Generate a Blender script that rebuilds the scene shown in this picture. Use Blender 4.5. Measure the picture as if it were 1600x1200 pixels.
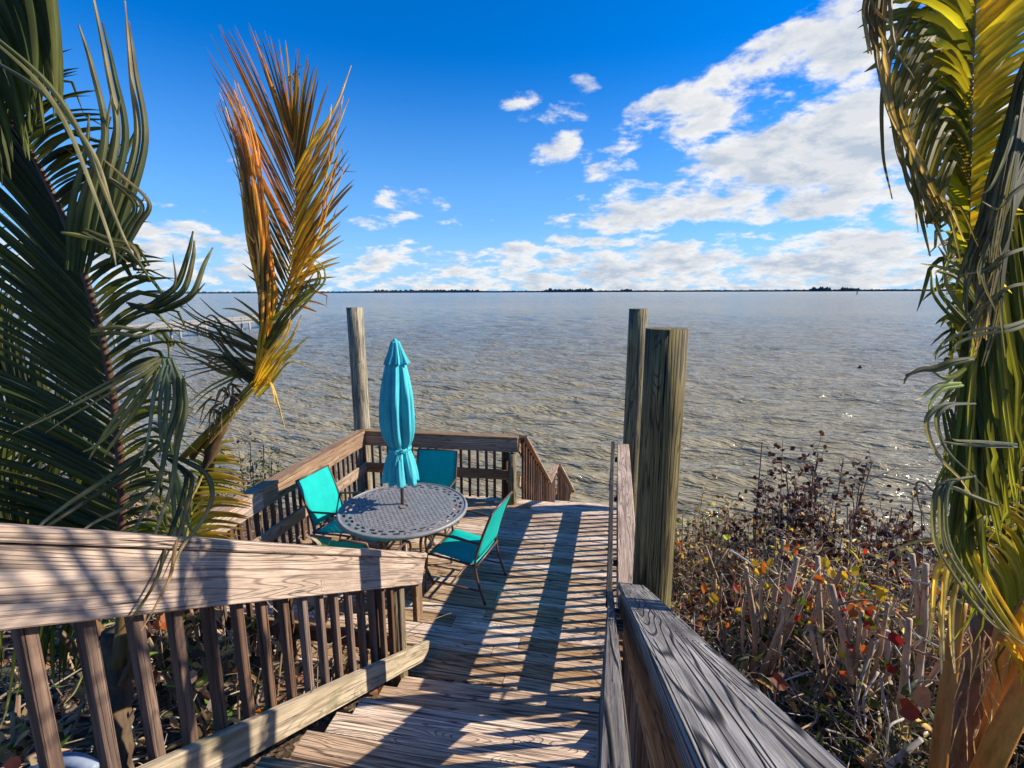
import bpy, math, random
import numpy as np
from mathutils import Vector, Matrix, noise as mn
random.seed(7); rng = random.Random(11)
scene = bpy.context.scene
for o in list(bpy.data.objects): bpy.data.objects.remove(o)

# ------------------------------------------------------------------ camera
F_PX = 770.0; PITCH = math.atan(144/F_PX); YAW = math.radians(10.7); ROLL = math.radians(-0.2)
CAM = Vector((0, 0, 3.0))
FW = Vector((-math.sin(YAW)*math.cos(PITCH), math.cos(YAW)*math.cos(PITCH), -math.sin(PITCH)))
_r = Vector((math.cos(YAW), math.sin(YAW), 0)); _u = _r.cross(FW)
RT = _r*math.cos(ROLL) + _u*math.sin(ROLL); UP = -_r*math.sin(ROLL) + _u*math.cos(ROLL)
cam = bpy.data.objects.new('camera', bpy.data.cameras.new('camera'))
scene.collection.objects.link(cam); scene.camera = cam
cam.matrix_world = Matrix(((RT.x, UP.x, -FW.x, CAM.x), (RT.y, UP.y, -FW.y, CAM.y), (RT.z, UP.z, -FW.z, CAM.z), (0, 0, 0, 1)))
cam.data.sensor_width = 36; cam.data.lens = 36*F_PX/1600
cam.data.clip_start = 0.05; cam.data.clip_end = 60000
def P(px, py, d):                    # a point measured on the photograph at depth d, in metres
    return CAM + FW*d + RT*((px-800)/F_PX*d) - UP*((py-600)/F_PX*d)
def azel(px, py):
    v = (P(px, py, 1)-CAM).normalized()
    return math.atan2(v.x, v.y), math.asin(v.z)

# ------------------------------------------------------------------ light
SUN_EL = math.radians(31.5); SUN_TO = Vector((1, 0.297, 0)).normalized()
SUN_DIR = Vector((SUN_TO.x*math.cos(SUN_EL), SUN_TO.y*math.cos(SUN_EL), math.sin(SUN_EL)))
sl = bpy.data.lights.new('sun', 'SUN'); sl.energy = 5.0; sl.angle = math.radians(0.5); sl.color = (1, 0.90, 0.75)
so = bpy.data.objects.new('sun', sl); scene.collection.objects.link(so)
so.rotation_euler = (-SUN_DIR).to_track_quat('-Z', 'Y').to_euler()
scene.view_settings.view_transform = 'Standard'; scene.view_settings.look = 'None'
scene.view_settings.gamma = 1; scene.view_settings.exposure = 0.62

class NG:                            # terse node graph builder
    def __init__(s, nt): s.nt = nt; s.n = nt.nodes; s.l = nt.links; s.n.clear()
    def node(s, typ, **kw):
        x = s.n.new(typ)
        for k, v in kw.items(): setattr(x, k, v)
        return x
    def put(s, sock, v):
        if v is None: return
        if isinstance(v, bpy.types.NodeSocket): s.l.new(v, sock)
        else: sock.default_value = v
    def m(s, op, a, b=None, c=None, clamp=False):
        x = s.node('ShaderNodeMath', operation=op); x.use_clamp = clamp
        for i, v in enumerate((a, b, c)): s.put(x.inputs[i], v)
        return x.outputs[0]
    def vm(s, op, a, b=None, sc=None):
        x = s.node('ShaderNodeVectorMath', operation=op); s.put(x.inputs[0], a); s.put(x.inputs[1], b)
        if sc is not None: s.put(x.inputs[3], sc)
        return x.outputs[1] if op in ('DOT_PRODUCT', 'LENGTH') else x.outputs[0]
    def ss(s, v, a, b, o0=0.0, o1=1.0):
        x = s.node('ShaderNodeMapRange', interpolation_type='SMOOTHSTEP')
        for i, q in enumerate((v, a, b, o0, o1)): s.put(x.inputs[i], q)
        return x.outputs[0]
    def noise(s, vec, scale, detail=3, rough=0.5, dist=0.0, out=0):
        x = s.node('ShaderNodeTexNoise'); s.put(x.inputs['Vector'], vec); s.put(x.inputs['Scale'], scale)
        s.put(x.inputs['Detail'], detail); s.put(x.inputs['Roughness'], rough); s.put(x.inputs['Distortion'], dist)
        return x.outputs[out]
    def mix(s, f, a, b, blend='MIX'):
        x = s.node('ShaderNodeMix', data_type='RGBA', blend_type=blend)
        s.put(x.inputs[0], f); s.put(x.inputs[6], a); s.put(x.inputs[7], b)
        return x.outputs[2]
    def comb(s, x, y, z):
        c = s.node('ShaderNodeCombineXYZ'); s.put(c.inputs[0], x); s.put(c.inputs[1], y); s.put(c.inputs[2], z); return c.outputs[0]
    def sep(s, v):
        c = s.node('ShaderNodeSeparateXYZ'); s.put(c.inputs[0], v); return c.outputs
    def bump(s, h, strength, dist, normal=None):
        b = s.node('ShaderNodeBump'); s.put(b.inputs['Height'], h); b.inputs['Strength'].default_value = strength
        b.inputs['Distance'].default_value = dist; s.put(b.inputs['Normal'], normal); return b.outputs[0]

world = bpy.data.worlds.new('World'); scene.world = world; world.use_nodes = True
w = NG(world.node_tree)
sky = w.node('ShaderNodeTexSky', sky_type='NISHITA'); sky.sun_disc = False
sky.sun_elevation = SUN_EL; sky.sun_rotation = math.atan2(SUN_TO.x, SUN_TO.y)
sky.air_density = 1.0; sky.dust_density = 0.15; sky.ozone_density = 3.0; sky.altitude = 0
dirv = w.node('ShaderNodeTexCoord').outputs['Generated']
dx, dy, dz = w.sep(dirv)
az = w.m('ARCTAN2', dx, dy); el = w.m('ARCSINE', dz)
hs = w.node('ShaderNodeHueSaturation'); hs.inputs['Saturation'].default_value = 1.22; hs.inputs['Value'].default_value = 1.0
w.put(hs.inputs['Color'], w.vm('MULTIPLY', sky.outputs[0], (0.66, 0.92, 1.36)))
zz = w.m('ADD', w.m('MAXIMUM', dz, 0.0), 0.30)
pl = w.comb(w.m('DIVIDE', dx, zz), w.m('DIVIDE', dy, zz), w.m('MULTIPLY', dz, 2.0))
def cloud_noise(v):
    a = w.noise(v, 5.6, 13, 0.62, 0.15); b_ = w.noise(v, 2.0, 4, 0.5, 0.0); return w.m('ADD', w.m('ADD', w.m('MULTIPLY', a, 1.45), w.m('MULTIPLY', b_, 0.8)), -0.625)
n1 = cloud_noise(pl)
n2 = cloud_noise(w.vm('ADD', pl, (0.045, 0.015, 0.04)))
def ell(px, py, rx, ry, ang=0, wt=1.0):  # elliptical patch of cloud cover, in azimuth and elevation
    a0, e0 = azel(px, py)
    c, s_ = math.cos(ang), math.sin(ang)
    da = w.m('SUBTRACT', az, a0); de = w.m('SUBTRACT', el, e0)
    u_ = w.m('DIVIDE', w.m('ADD', w.m('MULTIPLY', da, c), w.m('MULTIPLY', de, s_)), rx)
    v_ = w.m('DIVIDE', w.m('SUBTRACT', w.m('MULTIPLY', de, c), w.m('MULTIPLY', da, s_)), ry)
    r2 = w.m('ADD', w.m('MULTIPLY', u_, u_), w.m('MULTIPLY', v_, v_))
    return w.m('MULTIPLY', w.ss(r2, 1.0, 0.0), wt)
cov = None
for e in [(1240, 105, .38, .095, .33, .62), (1420, 50, .26, .11, .25, .5), (1010, 205, .10, .035, .40, .42),
          (1330, 215, .46, .13, .18, .66), (1120, 285, .42, .085, .20, .60), (960, 340, .26, .040, .06, .52), (1380, 300, .44, .065, .0, .62),
          (880, 177, .10, .035, .05, .44), (865, 238, .10, .045, .5, .44), (910, 132, .05, .03, 0, .44), (810, 170, .09, .045, .2, .43), (640, 325, .12, .06, 0, .42), (1010, 190, .18, .06, .45, .50), (960, 265, .12, .03, .1, .45), (560, 350, .10, .02, 0, .42),
          (250, 376, .15, .060, .0, .58), (370, 392, .14, .045, 0, .56), (375, 255, .05, .012, .0, .42), (270, 325, .12, .012, -.05, .42), (725, 347, .12, .030, 0, .46),
          (1700, 250, .5, .25, 0, .5), (560, 412, .35, .035, 0, .50), (230, 418, .5, .045, 0, .55), (700, 400, .3, .03, 0, .5), (850, 385, .3, .03, 0, .52)]:
    c = ell(*e); cov = c if cov is None else w.m('MAXIMUM', cov, c)
band = w.m('MULTIPLY', w.ss(el, 0.155, 0.05), w.ss(az, -0.55, 0.10, 0.42, 0.62))
cov = w.m('MAXIMUM', cov, band)
hx, hy, hz_ = dx, dy, dz
dens = w.m('SUBTRACT', w.m('ADD', n1, cov), 0.90)
alpha = w.ss(dens, -0.05, 0.23)
alpha = w.m('MULTIPLY', alpha, w.ss(cov, 0.02, 0.22))
lit = w.m('ADD', w.m('MULTIPLY', w.m('SUBTRACT', n1, n2), 2.2), 0.74, clamp=True)
lit = w.m('SUBTRACT', lit, w.ss(dens, 0.08, 0.36, 0.0, 0.50), clamp=True)
ccol = w.mix(lit, (0.50, 0.58, 0.70, 1), (1.0, 0.98, 0.95, 1))
hazef = w.m('ADD', w.ss(el, 0.14, 0.0, 0.0, 0.45), w.ss(el, 0.42, 0.10, 0.0, 0.42))
bg1 = w.node('ShaderNodeBackground'); bg1.inputs[1].default_value = 0.092
w.put(bg1.inputs[0], hs.outputs[0])
bgh = w.node('ShaderNodeBackground'); bgh.inputs[0].default_value = (0.30, 0.54, 0.82, 1); bgh.inputs[1].default_value = 0.80
bgc = w.node('ShaderNodeBackground'); w.put(bgc.inputs[0], ccol); bgc.inputs[1].default_value = 0.66
mxh = w.node('ShaderNodeMixShader'); w.put(mxh.inputs[0], hazef); w.l.new(bg1.outputs[0], mxh.inputs[1]); w.l.new(bgh.outputs[0], mxh.inputs[2])
mxc = w.node('ShaderNodeMixShader'); w.put(mxc.inputs[0], alpha); w.l.new(mxh.outputs[0], mxc.inputs[1]); w.l.new(bgc.outputs[0], mxc.inputs[2])
wo = w.node('ShaderNodeOutputWorld'); w.l.new(mxc.outputs[0], wo.inputs[0])

# ------------------------------------------------------------------ materials
def attr(g, name): return g.node('ShaderNodeAttribute', attribute_name=name)
def material(name): 
    m = bpy.data.materials.new(name); m.use_nodes = True; return m, NG(m.node_tree)
def finish(g, bs, disp=None):
    o = g.node('ShaderNodeOutputMaterial'); g.l.new(bs, o.inputs[0])
def principled(g, color, rough, normal=None, spec=0.5, metal=0.0):
    b = g.node('ShaderNodeBsdfPrincipled'); g.put(b.inputs['Base Color'], color); g.put(b.inputs['Roughness'], rough)
    g.put(b.inputs['Normal'], normal); b.inputs['Specular IOR Level'].default_value = spec; b.inputs['Metallic'].default_value = metal
    return b
def wood(name, light, mid, dark, rings=16, coarse=1.0, crack=1.0, moss=0.0, bumpd=0.0025, gscale=1.0, knots=True):
    m, g = material(name)
    A = attr(g, 'g'); v = A.outputs['Vector']
    rnd = attr(g, 'rnd').outputs['Fac']
    v1 = g.vm('MULTIPLY', v, (0.34*gscale, 7.5*gscale, 7.5*gscale))
    warp = g.noise(v1, 1.0, 2.5, 0.45)
    if knots:                         # knots: rings close around sparse points
        vo = g.node('ShaderNodeTexVoronoi'); g.put(vo.inputs['Vector'], g.vm('MULTIPLY', v, (1.3, 5.5, 5.5))); vo.inputs['Scale'].default_value = 1.0
        kn = g.ss(vo.outputs['Distance'], 0.34, 0.0)
        warp = g.m('ADD', warp, g.m('MULTIPLY', kn, 0.30))
    ringv = g.m('MULTIPLY', warp, float(rings*2))
    tri = g.m('PINGPONG', ringv, 1.0)
    ring = g.ss(tri, 0.62, 0.98)
    fib = g.noise(g.vm('MULTIPLY', v, (5, 190, 190)), 1.0, 4, 0.65)
    fib2 = g.noise(g.vm('MULTIPLY', v, (1.6, 48, 48)), 1.0, 4, 0.6)
    blot = g.noise(g.vm('MULTIPLY', v, (2.2, 9, 9)), 1.0, 5, 0.62)
    ck = g.noise(g.vm('MULTIPLY', v, (0.35, 42, 42)), 1.0, 2, 0.4, 0.0)
    crackm = g.m('MULTIPLY', g.ss(g.m('ABSOLUTE', g.m('SUBTRACT', ck, 0.5)), 0.014*crack, 0.0), g.ss(blot, 0.42, 0.6))
    col = g.mix(g.ss(blot, 0.3, 0.7), mid, light)
    col = g.mix(g.m('MULTIPLY', ring, 0.80*coarse, clamp=True), col, dark)
    col = g.mix(g.ss(fib2, 0.50, 0.62, 0, 0.55), col, dark)
    col = g.mix(g.ss(fib, 0.35, 0.7, 0.0, 0.35), col, dark)
    if moss > 0:
        mo = g.noise(g.vm('MULTIPLY', v, (3.0, 7, 7)), 1.0, 6, 0.7)
        col = g.mix(g.ss(mo, 0.52, 0.68, 0, moss), col, (0.10, 0.115, 0.035, 1))
    col = g.mix(crackm, col, (0.012, 0.010, 0.009, 1))
    hv = g.node('ShaderNodeHueSaturation'); g.put(hv.inputs['Color'], col); g.put(hv.inputs['Value'], g.m('ADD', g.m('MULTIPLY', rnd, 0.55), 0.72))
    g.put(hv.inputs['Saturation'], g.m('ADD', g.m('MULTIPLY', rnd, -0.5), 1.2))
    h = g.m('ADD', g.m('MULTIPLY', ring, -0.5*coarse), g.m('MULTIPLY', fib, 0.5)); h = g.m('ADD', h, g.m('MULTIPLY', fib2, 0.6)); h = g.m('SUBTRACT', h, g.m('MULTIPLY', crackm, 2.0))
    b = principled(g, hv.outputs[0], 0.78, g.bump(h, 1.0, bumpd), spec=0.25)
    finish(g, b.outputs[0]); return m
W_DECK = wood('weathered_deck_wood', (0.92, 0.68, 0.46, 1), (0.60, 0.385, 0.235, 1), (0.05, 0.030, 0.021, 1), rings=22, coarse=0.9, crack=1.6, bumpd=0.004)
W_RAIL = wood('railing_wood', (0.56, 0.39, 0.25, 1), (0.33, 0.21, 0.135, 1), (0.09, 0.055, 0.035, 1), rings=34, coarse=0.8, gscale=0.75, bumpd=0.003)
W_GREY = wood('grey_weathered_wood', (0.36, 0.335, 0.31, 1), (0.17, 0.152, 0.14, 1), (0.012, 0.011, 0.013, 1), rings=58, coarse=1.2, crack=2.6, bumpd=0.005, gscale=0.55)
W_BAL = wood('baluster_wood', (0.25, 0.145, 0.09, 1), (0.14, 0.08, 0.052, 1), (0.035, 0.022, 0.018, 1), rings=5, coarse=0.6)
W_MOSS = wood('mossy_board_wood', (0.56, 0.45, 0.29, 1), (0.38, 0.29, 0.17, 1), (0.13, 0.09, 0.05, 1), rings=7, coarse=0.6, moss=0.5)
W_POST = wood('treated_post_wood', (0.46, 0.39, 0.19, 1), (0.20, 0.155, 0.095, 1), (0.035, 0.027, 0.02, 1), rings=14, coarse=0.9, crack=3.5, moss=0.1, gscale=1.2)
W_DARK = wood('shade_toned_handrail_wood', (0.10, 0.088, 0.08, 1), (0.05, 0.044, 0.04, 1), (0.012, 0.011, 0.01, 1), rings=20, coarse=0.9)  # near-black tone paints in the shade on the level handrail's side
W_PIER = wood('bleached_pier_wood', (0.36, 0.33, 0.30, 1), (0.28, 0.26, 0.235, 1), (0.16, 0.145, 0.13, 1), rings=3, coarse=0.3, crack=0.1, bumpd=0.001)
def leafmat(name, trans=0.4, rough=0.38, spec=0.5, streak=True):
    m, g = material(name)
    c = attr(g, 'col').outputs['Color']; v = attr(g, 'g').outputs['Vector']
    n = g.noise(g.vm('MULTIPLY', v, (6, 25, 1)), 1.0, 4, 0.6)
    st = g.noise(g.vm('MULTIPLY', v, (1.5, 260, 1)), 1.0, 2, 0.5)
    c2 = g.mix(g.ss(n, 0.3, 0.75, 0.0, 0.55), c, g.vm('MULTIPLY', c, (0.45, 0.42, 0.35)))
    if streak: c2 = g.mix(g.ss(st, 0.4, 0.7, 0, 0.3), c2, g.vm('MULTIPLY', c2, (1.5, 1.4, 1.2)))
    b = principled(g, c2, rough, g.bump(st, 0.25, 0.002), spec=spec)
    t = g.node('ShaderNodeBsdfTranslucent'); g.put(t.inputs[0], g.vm('MULTIPLY', c2, (1.9, 1.75, 0.9)))
    mx = g.node('ShaderNodeMixShader'); mx.inputs[0].default_value = trans
    g.l.new(b.outputs[0], mx.inputs[1]); g.l.new(t.outputs[0], mx.inputs[2]); finish(g, mx.outputs[0]); return m
M_FROND = leafmat('palm_leaflet', 0.45, 0.62, 0.25); M_LEAF = leafmat('shrub_leaf', 0.42, 0.45, 0.4, False)
def barkmat(name, rough=0.8, s=1.0):
    m, g = material(name)
    c = attr(g, 'col').outputs['Color']; v = attr(g, 'g').outputs['Vector']
    n = g.noise(g.vm('MULTIPLY', v, (9*s, 40*s, 40*s)), 1.0, 5, 0.65); n2 = g.noise(v, 14, 4, 0.6)
    c2 = g.mix(g.ss(n, 0.4, 0.7, 0, 0.7), c, g.vm('MULTIPLY', c, (0.35, 0.33, 0.3)))
    c2 = g.mix(g.ss(n2, 0.5, 0.7, 0, 0.4), c2, g.vm('MULTIPLY', c, (1.35, 1.3, 1.25)))
    finish(g, principled(g, c2, rough, g.bump(n, 0.8, 0.004), spec=0.3).outputs[0]); return m
M_BARK = barkmat('stem_bark'); M_PETIOLE = barkmat('palm_petiole', 0.5, 0.5)
def simple(name, color, rough, spec=0.5, metal=0.0, var=0.15, nscale=8, bump=0.0, bscale=200, trans=0.0):
    m, g = material(name)
    co = g.node('ShaderNodeTexCoord').outputs['Object']
    n = g.noise(co, nscale, 5, 0.6)
    c = g.mix(g.ss(n, 0.3, 0.7), tuple(x*(1-var) for x in color[:3])+(1,), tuple(min(1, x*(1+var)) for x in color[:3])+(1,))
    nb = g.noise(co, bscale, 2, 0.5)
    b = principled(g, c, rough, g.bump(nb, bump, 0.002) if bump else None, spec, metal)
    if trans:
        t = g.node('ShaderNodeBsdfTranslucent'); g.put(t.inputs[0], c)
        mx = g.node('ShaderNodeMixShader'); mx.inputs[0].default_value = trans
        g.l.new(b.outputs[0], mx.inputs[1]); g.l.new(t.outputs[0], mx.inputs[2]); finish(g, mx.outputs[0])
    else: finish(g, b.outputs[0])
    return m
M_BRONZE = simple('bronze_metal', (0.13, 0.075, 0.055), 0.42, 0.5, 0.25, 0.2)
M_CAST = simple('cast_aluminium', (0.24, 0.235, 0.23), 0.5, 0.5, 0.1, 0.18, 20, 0.3, 300)
M_TEAL = simple('teal_sling_fabric', (0.0, 0.50, 0.44), 0.75, 0.3, 0, 0.07, 10, 0.4, 900, 0.18)
M_AQUA = simple('aqua_canopy_fabric', (0.10, 0.60, 0.66), 0.85, 0.2, 0, 0.10, 6, 0.3, 700, 0.22)
M_BLACK = simple('black_bolt', (0.015, 0.015, 0.016), 0.5, 0.5, 0, 0.1)
M_DARKGREEN = simple('haze_toned_foliage', (0.045, 0.072, 0.085), 0.9, 0.1, 0, 0.35, 0.01)  # distance haze is put into this paler, bluer colour
M_PIPE = simple('blue_grey_plastic', (0.23, 0.28, 0.37), 0.5, 0.4, 0, 0.2, 20)
def groundmat():
    m, g = material('leaf_litter_soil')
    co = g.node('ShaderNodeTexCoord').outputs['Object']
    a = g.noise(co, 3, 6, 0.7); b = g.noise(co, 28, 5, 0.7); 
    vo = g.node('ShaderNodeTexVoronoi'); g.put(vo.inputs['Vector'], co); vo.inputs['Scale'].default_value = 16
    c = g.mix(g.ss(a, 0.35, 0.65), (0.075, 0.05, 0.032, 1), (0.24, 0.17, 0.11, 1))
    c = g.mix(g.ss(b, 0.42, 0.62), c, (0.04, 0.028, 0.02, 1))
    c = g.mix(g.ss(g.sep(vo.outputs['Color'])[0], 0.6, 0.9, 0, 0.6), c, (0.42, 0.30, 0.18, 1))
    finish(g, principled(g, c, 0.95, g.bump(g.m('ADD', b, vo.outputs['Distance']), 1.0, 0.04), 0.1).outputs[0]); return m
def watermat():
    m, g = material('bay_water')
    co = g.node('ShaderNodeTexCoord').outputs['Object']
    mp = g.vm('MULTIPLY', co, (0.55, 1.0, 1.0))
    r1 = g.noise(mp, 1.6, 6, 0.62, 0.4); r2 = g.noise(mp, 0.33, 5, 0.6, 0.5); r3 = g.noise(g.vm('MULTIPLY', co, (0.004, 0.018, 1)), 1.0, 5, 0.6)
    dist = g.vm('LENGTH', co)
    # far off, only long swells survive: broad bump fades in with distance
    near = g.ss(dist, 60.0, 10.0); 
    rt = g.node('ShaderNodeVectorRotate', rotation_type='Z_AXIS'); g.put(rt.inputs['Vector'], co); rt.inputs['Angle'].default_value = 0.10
    ra_ = g.vm('MULTIPLY', rt.outputs[0], (0.30, 1.35, 1.0)); rb_ = g.vm('MULTIPLY', rt.outputs[0], (0.24, 1.0, 1.0))
    r0 = g.noise(ra_, 3.4, 3, 0.55, 0.35); r1 = g.noise(rb_, 1.15, 4, 0.58, 0.5); r4 = g.noise(rb_, 0.30, 2, 0.5, 0.3)
    h = g.m('ADD', g.m('MULTIPLY', r0, 0.27), g.m('MULTIPLY', r1, 0.52)); h = g.m('ADD', h, g.m('MULTIPLY', r4, 0.6))
    nrm = g.bump(h, 1.0, 1.05)
    shallow = (0.31, 0.265, 0.155, 1); deep = (0.205, 0.22, 0.185, 1)
    c = g.mix(g.ss(dist, 10.0, 90.0), shallow, deep)
    c = g.mix(g.ss(r3, 0.4, 0.62, 0, 0.55), c, (0.30, 0.26, 0.18, 1))
    c = g.mix(g.ss(r2, 0.45, 0.7, 0, 0.4), c, (0.38, 0.32, 0.19, 1))
    b = principled(g, c, g.ss(dist, 10.0, 400.0, 0.10, 0.17), nrm, 0.5); b.inputs['IOR'].default_value = 1.33
    finish(g, b.outputs[0]); return m

# ------------------------------------------------------------------ mesh collecting and linking
COL = scene.collection
class MB:
    def __init__(s): s.v = []; s.f = []; s.g = []; s.c = []; s.r = []
    def add(s, vs, fs, gs=None, col=(1, 1, 1), rnd=0.5):
        b = len(s.v); s.v += [tuple(v) for v in vs]; s.f += [tuple(i+b for i in f) for f in fs]
        s.g += [tuple(q) for q in (gs if gs is not None else vs)]
        s.c += (list(col) if isinstance(col, list) else [col]*len(vs)); s.r += [rnd]*len(vs)
    def board(s, p0, p1, wd, th, up=Vector((0, 0, 1)), ch=0.004, seg=None, wob=0.0, skew0=0, skew1=0, rnd=None):
        # a plank from p0 to p1 (centre line), wd across, th along up; chamfered edges, slightly warped
        p0 = Vector(p0); p1 = Vector(p1); d = p1-p0; L = d.length; d.normalize()
        side = d.cross(up).normalized(); u = side.cross(d).normalized()
        a, b = wd/2, th/2; c = min(ch, a*.4, b*.4)
        prof = [(-a+c, -b), (a-c, -b), (a, -b+c), (a, b-c), (a-c, b), (-a+c, b), (-a, b-c), (-a, -b+c)]
        seg = seg or max(1, int(L/0.5)); o = (rng.uniform(-50, 50), rng.uniform(-50, 50), rng.uniform(-50, 50))
        vs = []; gs = []; ph = rng.uniform(0, 9)
        for i in range(seg+1):
            t = i/seg
            for q, (x, y) in enumerate(prof):
                off = (skew0*(1-t)+0 if i == 0 else (skew1 if i == seg else 0))
                wb = wob*math.sin(ph+t*L*2.1+x*3); w2 = wob*math.cos(ph*1.7+t*L*1.4)
                vs.append(p0+d*(t*L+ (x*off))+side*(x+w2)+u*(y+wb)); gs.append((t*L+o[0], x+o[1], y+o[2]))
        fs = [tuple(range(7, -1, -1)), tuple(seg*8+k for k in range(8))]
        for i in range(seg):
            for k in range(8): fs.append((i*8+k, i*8+(k+1) % 8, (i+1)*8+(k+1) % 8, (i+1)*8+k))
        s.add(vs, fs, gs, rnd=rng.random() if rnd is None else rnd)
    def tube(s, pts, rad, n=8, col=(1, 1, 1), cap=True, rough=0.0):
        pts = [Vector(p) for p in pts]; N = len(pts)
        rad = rad if isinstance(rad, (list, tuple)) else [rad]*N
        o = (rng.uniform(-50, 50), rng.uniform(-50, 50), rng.uniform(-50, 50))
        vs = []; gs = []; cs = []; L = 0; ref = None
        for i, p in enumerate(pts):
            t = (pts[min(i+1, N-1)]-pts[max(i-1, 0)]).normalized()
            if ref is None: ref = t.orthogonal().normalized()
            ref = (ref - t*ref.dot(t)).normalized(); b = t.cross(ref)
            if i: L += (p-pts[i-1]).length
            for k in range(n):
                a = 2*math.pi*k/n; r = rad[i]*(1+rough*(rng.random()-.5))
                vs.append(p+ref*(r*math.cos(a))+b*(r*math.sin(a))); gs.append((L+o[0], r*math.cos(a)+o[1], r*math.sin(a)+o[2]))
                cs.append(col[i] if isinstance(col, list) else col)
        fs = []
        for i in range(N-1):
            for k in range(n): fs.append((i*n+k, i*n+(k+1) % n, (i+1)*n+(k+1) % n, (i+1)*n+k))
        if cap: fs += [tuple(range(n-1, -1, -1)), tuple((N-1)*n+k for k in range(n))]
        s.add(vs, fs, gs, cs, rng.random())
    def blade(s, pts, width, nrm, col, col2=None, fold=0.25, prof=None, twist=0.0):
        # a leaflet: a V-folded tapering strip along pts; nrm is roughly its upper side
        N = len(pts); vs = []; gs = []; cs = []; L = 0; o = rng.uniform(-50, 50); o2 = rng.uniform(-9, 9)
        for i, p in enumerate(pts):
            t_ = i/(N-1)
            t = (pts[min(i+1, N-1)]-pts[max(i-1, 0)]).normalized()
            sd = t.cross(nrm)
            if sd.length < 1e-4: sd = t.orthogonal()
            sd.normalize(); u = sd.cross(t)
            a = twist*t_; sd, u = sd*math.cos(a)+u*math.sin(a), u*math.cos(a)-sd*math.sin(a)
            if i: L += (p-pts[i-1]).length
            wv = width*(prof(t_) if prof else (0.35+0.65*min(1, t_*5))*(1-t_)**0.55)
            wv = max(wv, 0.0015)
            vs += [p-sd*wv/2-u*(wv*fold), p, p, p+sd*wv/2-u*(wv*fold)]
            gs += [(L+o, -wv/2+o2, o), (L+o, o2, o), (L+o, o2, o), (L+o, wv/2+o2, o)]
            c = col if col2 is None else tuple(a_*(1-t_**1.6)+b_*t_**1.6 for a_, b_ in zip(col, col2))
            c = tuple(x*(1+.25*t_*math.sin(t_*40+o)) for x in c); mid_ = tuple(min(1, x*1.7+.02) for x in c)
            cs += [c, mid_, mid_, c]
        fs = []
        for i in range(N-1):
            q = i*4; fs += [(q, q+1, q+5, q+4), (q+2, q+3, q+7, q+6)]
        s.add(vs, fs, gs, cs, rng.random())
    def build(s, name, mat, parent=None, smooth=False, thick=0):
        me = bpy.data.meshes.new(name); me.from_pydata(s.v, [], s.f); n = len(s.v)
        at = me.attributes.new('g', 'FLOAT_VECTOR', 'POINT'); at.data.foreach_set('vector', np.array(s.g, dtype=np.float32).ravel())
        at = me.attributes.new('rnd', 'FLOAT', 'POINT'); at.data.foreach_set('value', np.array(s.r, dtype=np.float32))
        at = me.attributes.new('col', 'FLOAT_COLOR', 'POINT')
        c = np.ones((n, 4), dtype=np.float32); c[:, :3] = np.array(s.c, dtype=np.float32)[:, :3]; at.data.foreach_set('color', c.ravel())
        me.materials.append(mat); me.update()
        if smooth: me.shade_smooth()
        o = bpy.data.objects.new(name, me); COL.objects.link(o)
        if parent is not None:
            o.parent = parent; o.matrix_parent_inverse = Matrix.Translation(-parent.location) if (parent.location.length and parent.rotation_euler.z == 0 and not getattr(s, 'local', False)) else Matrix.Identity(4)
        if thick:
            md = o.modifiers.new('thickness', 'SOLIDIFY'); md.thickness = thick; md.offset = 0
        return o
def tag(o, label=None, cat=None, group=None, kind=None):
    if label: o['label'] = label
    if cat: o['category'] = cat
    if group: o['group'] = group
    if kind: o['kind'] = kind
    return o
def empty(name, loc, label, cat, group=None):
    o = bpy.data.objects.new(name, None); COL.objects.link(o); o.location = loc; o.empty_display_size = 0.1
    return tag(o, label, cat, group)
def catmull(ps, n):
    ps = [Vector(p) for p in ps]; q = [ps[0]*2-ps[1]]+ps+[ps[-1]*2-ps[-2]]; out = []
    S = len(ps)-1
    for j in range(n+1):
        u = j/n*S; i = min(int(u), S-1); t = u-i; a, b, c, d = q[i], q[i+1], q[i+2], q[i+3]
        out.append(0.5*((2*b)+(c-a)*t+(2*a-5*b+4*c-d)*t*t+(3*b-a-3*c+d)*t*t*t))
    return out
def bez(a, b, c, n): return [a*(1-t)**2+b*2*t*(1-t)+c*t*t for t in [i/n for i in range(n+1)]]
def rv(s): return Vector((rng.uniform(-s, s), rng.uniform(-s, s), rng.uniform(-s, s)))
Z = Vector((0, 0, 1))

# ------------------------------------------------------------------ ground, water, far shore
WATER_Z = -3.2
def gz(x, y):
    if y < -1: b = 1.05
    elif y < 1: b = 1.05-0.12*(y+1)
    else: b = 0.81-0.36*(y-1)
    b = max(b, -6)
    return b+0.10*mn.noise(Vector((x*.8, y*.8, 0)))+0.04*mn.noise(Vector((x*3, y*3, 5)))
def grid_obj(name, xs, ys, zf, mat, kind):
    vs = [(x, y, zf(x, y)) for y in ys for x in xs]; nx = len(xs)
    fs = [(j*nx+i, j*nx+i+1, (j+1)*nx+i+1, (j+1)*nx+i) for j in range(len(ys)-1) for i in range(nx-1)]
    me = bpy.data.meshes.new(name); me.from_pydata(vs, [], fs); me.materials.append(mat); me.shade_smooth()
    o = bpy.data.objects.new(name, me); COL.objects.link(o); o['kind'] = kind; return o
xs = [-20000, -3000, -400, -60]+[-30+i*0.4 for i in range(151)]+[60, 400, 3000, 20000]
ys = [-20000, -3000, -400, -60]+[-12+i*0.25 for i in range(130)]+[30, 100, 1000, 25000]
grid_obj('ground', xs, ys, gz, groundmat(), 'structure')
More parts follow.
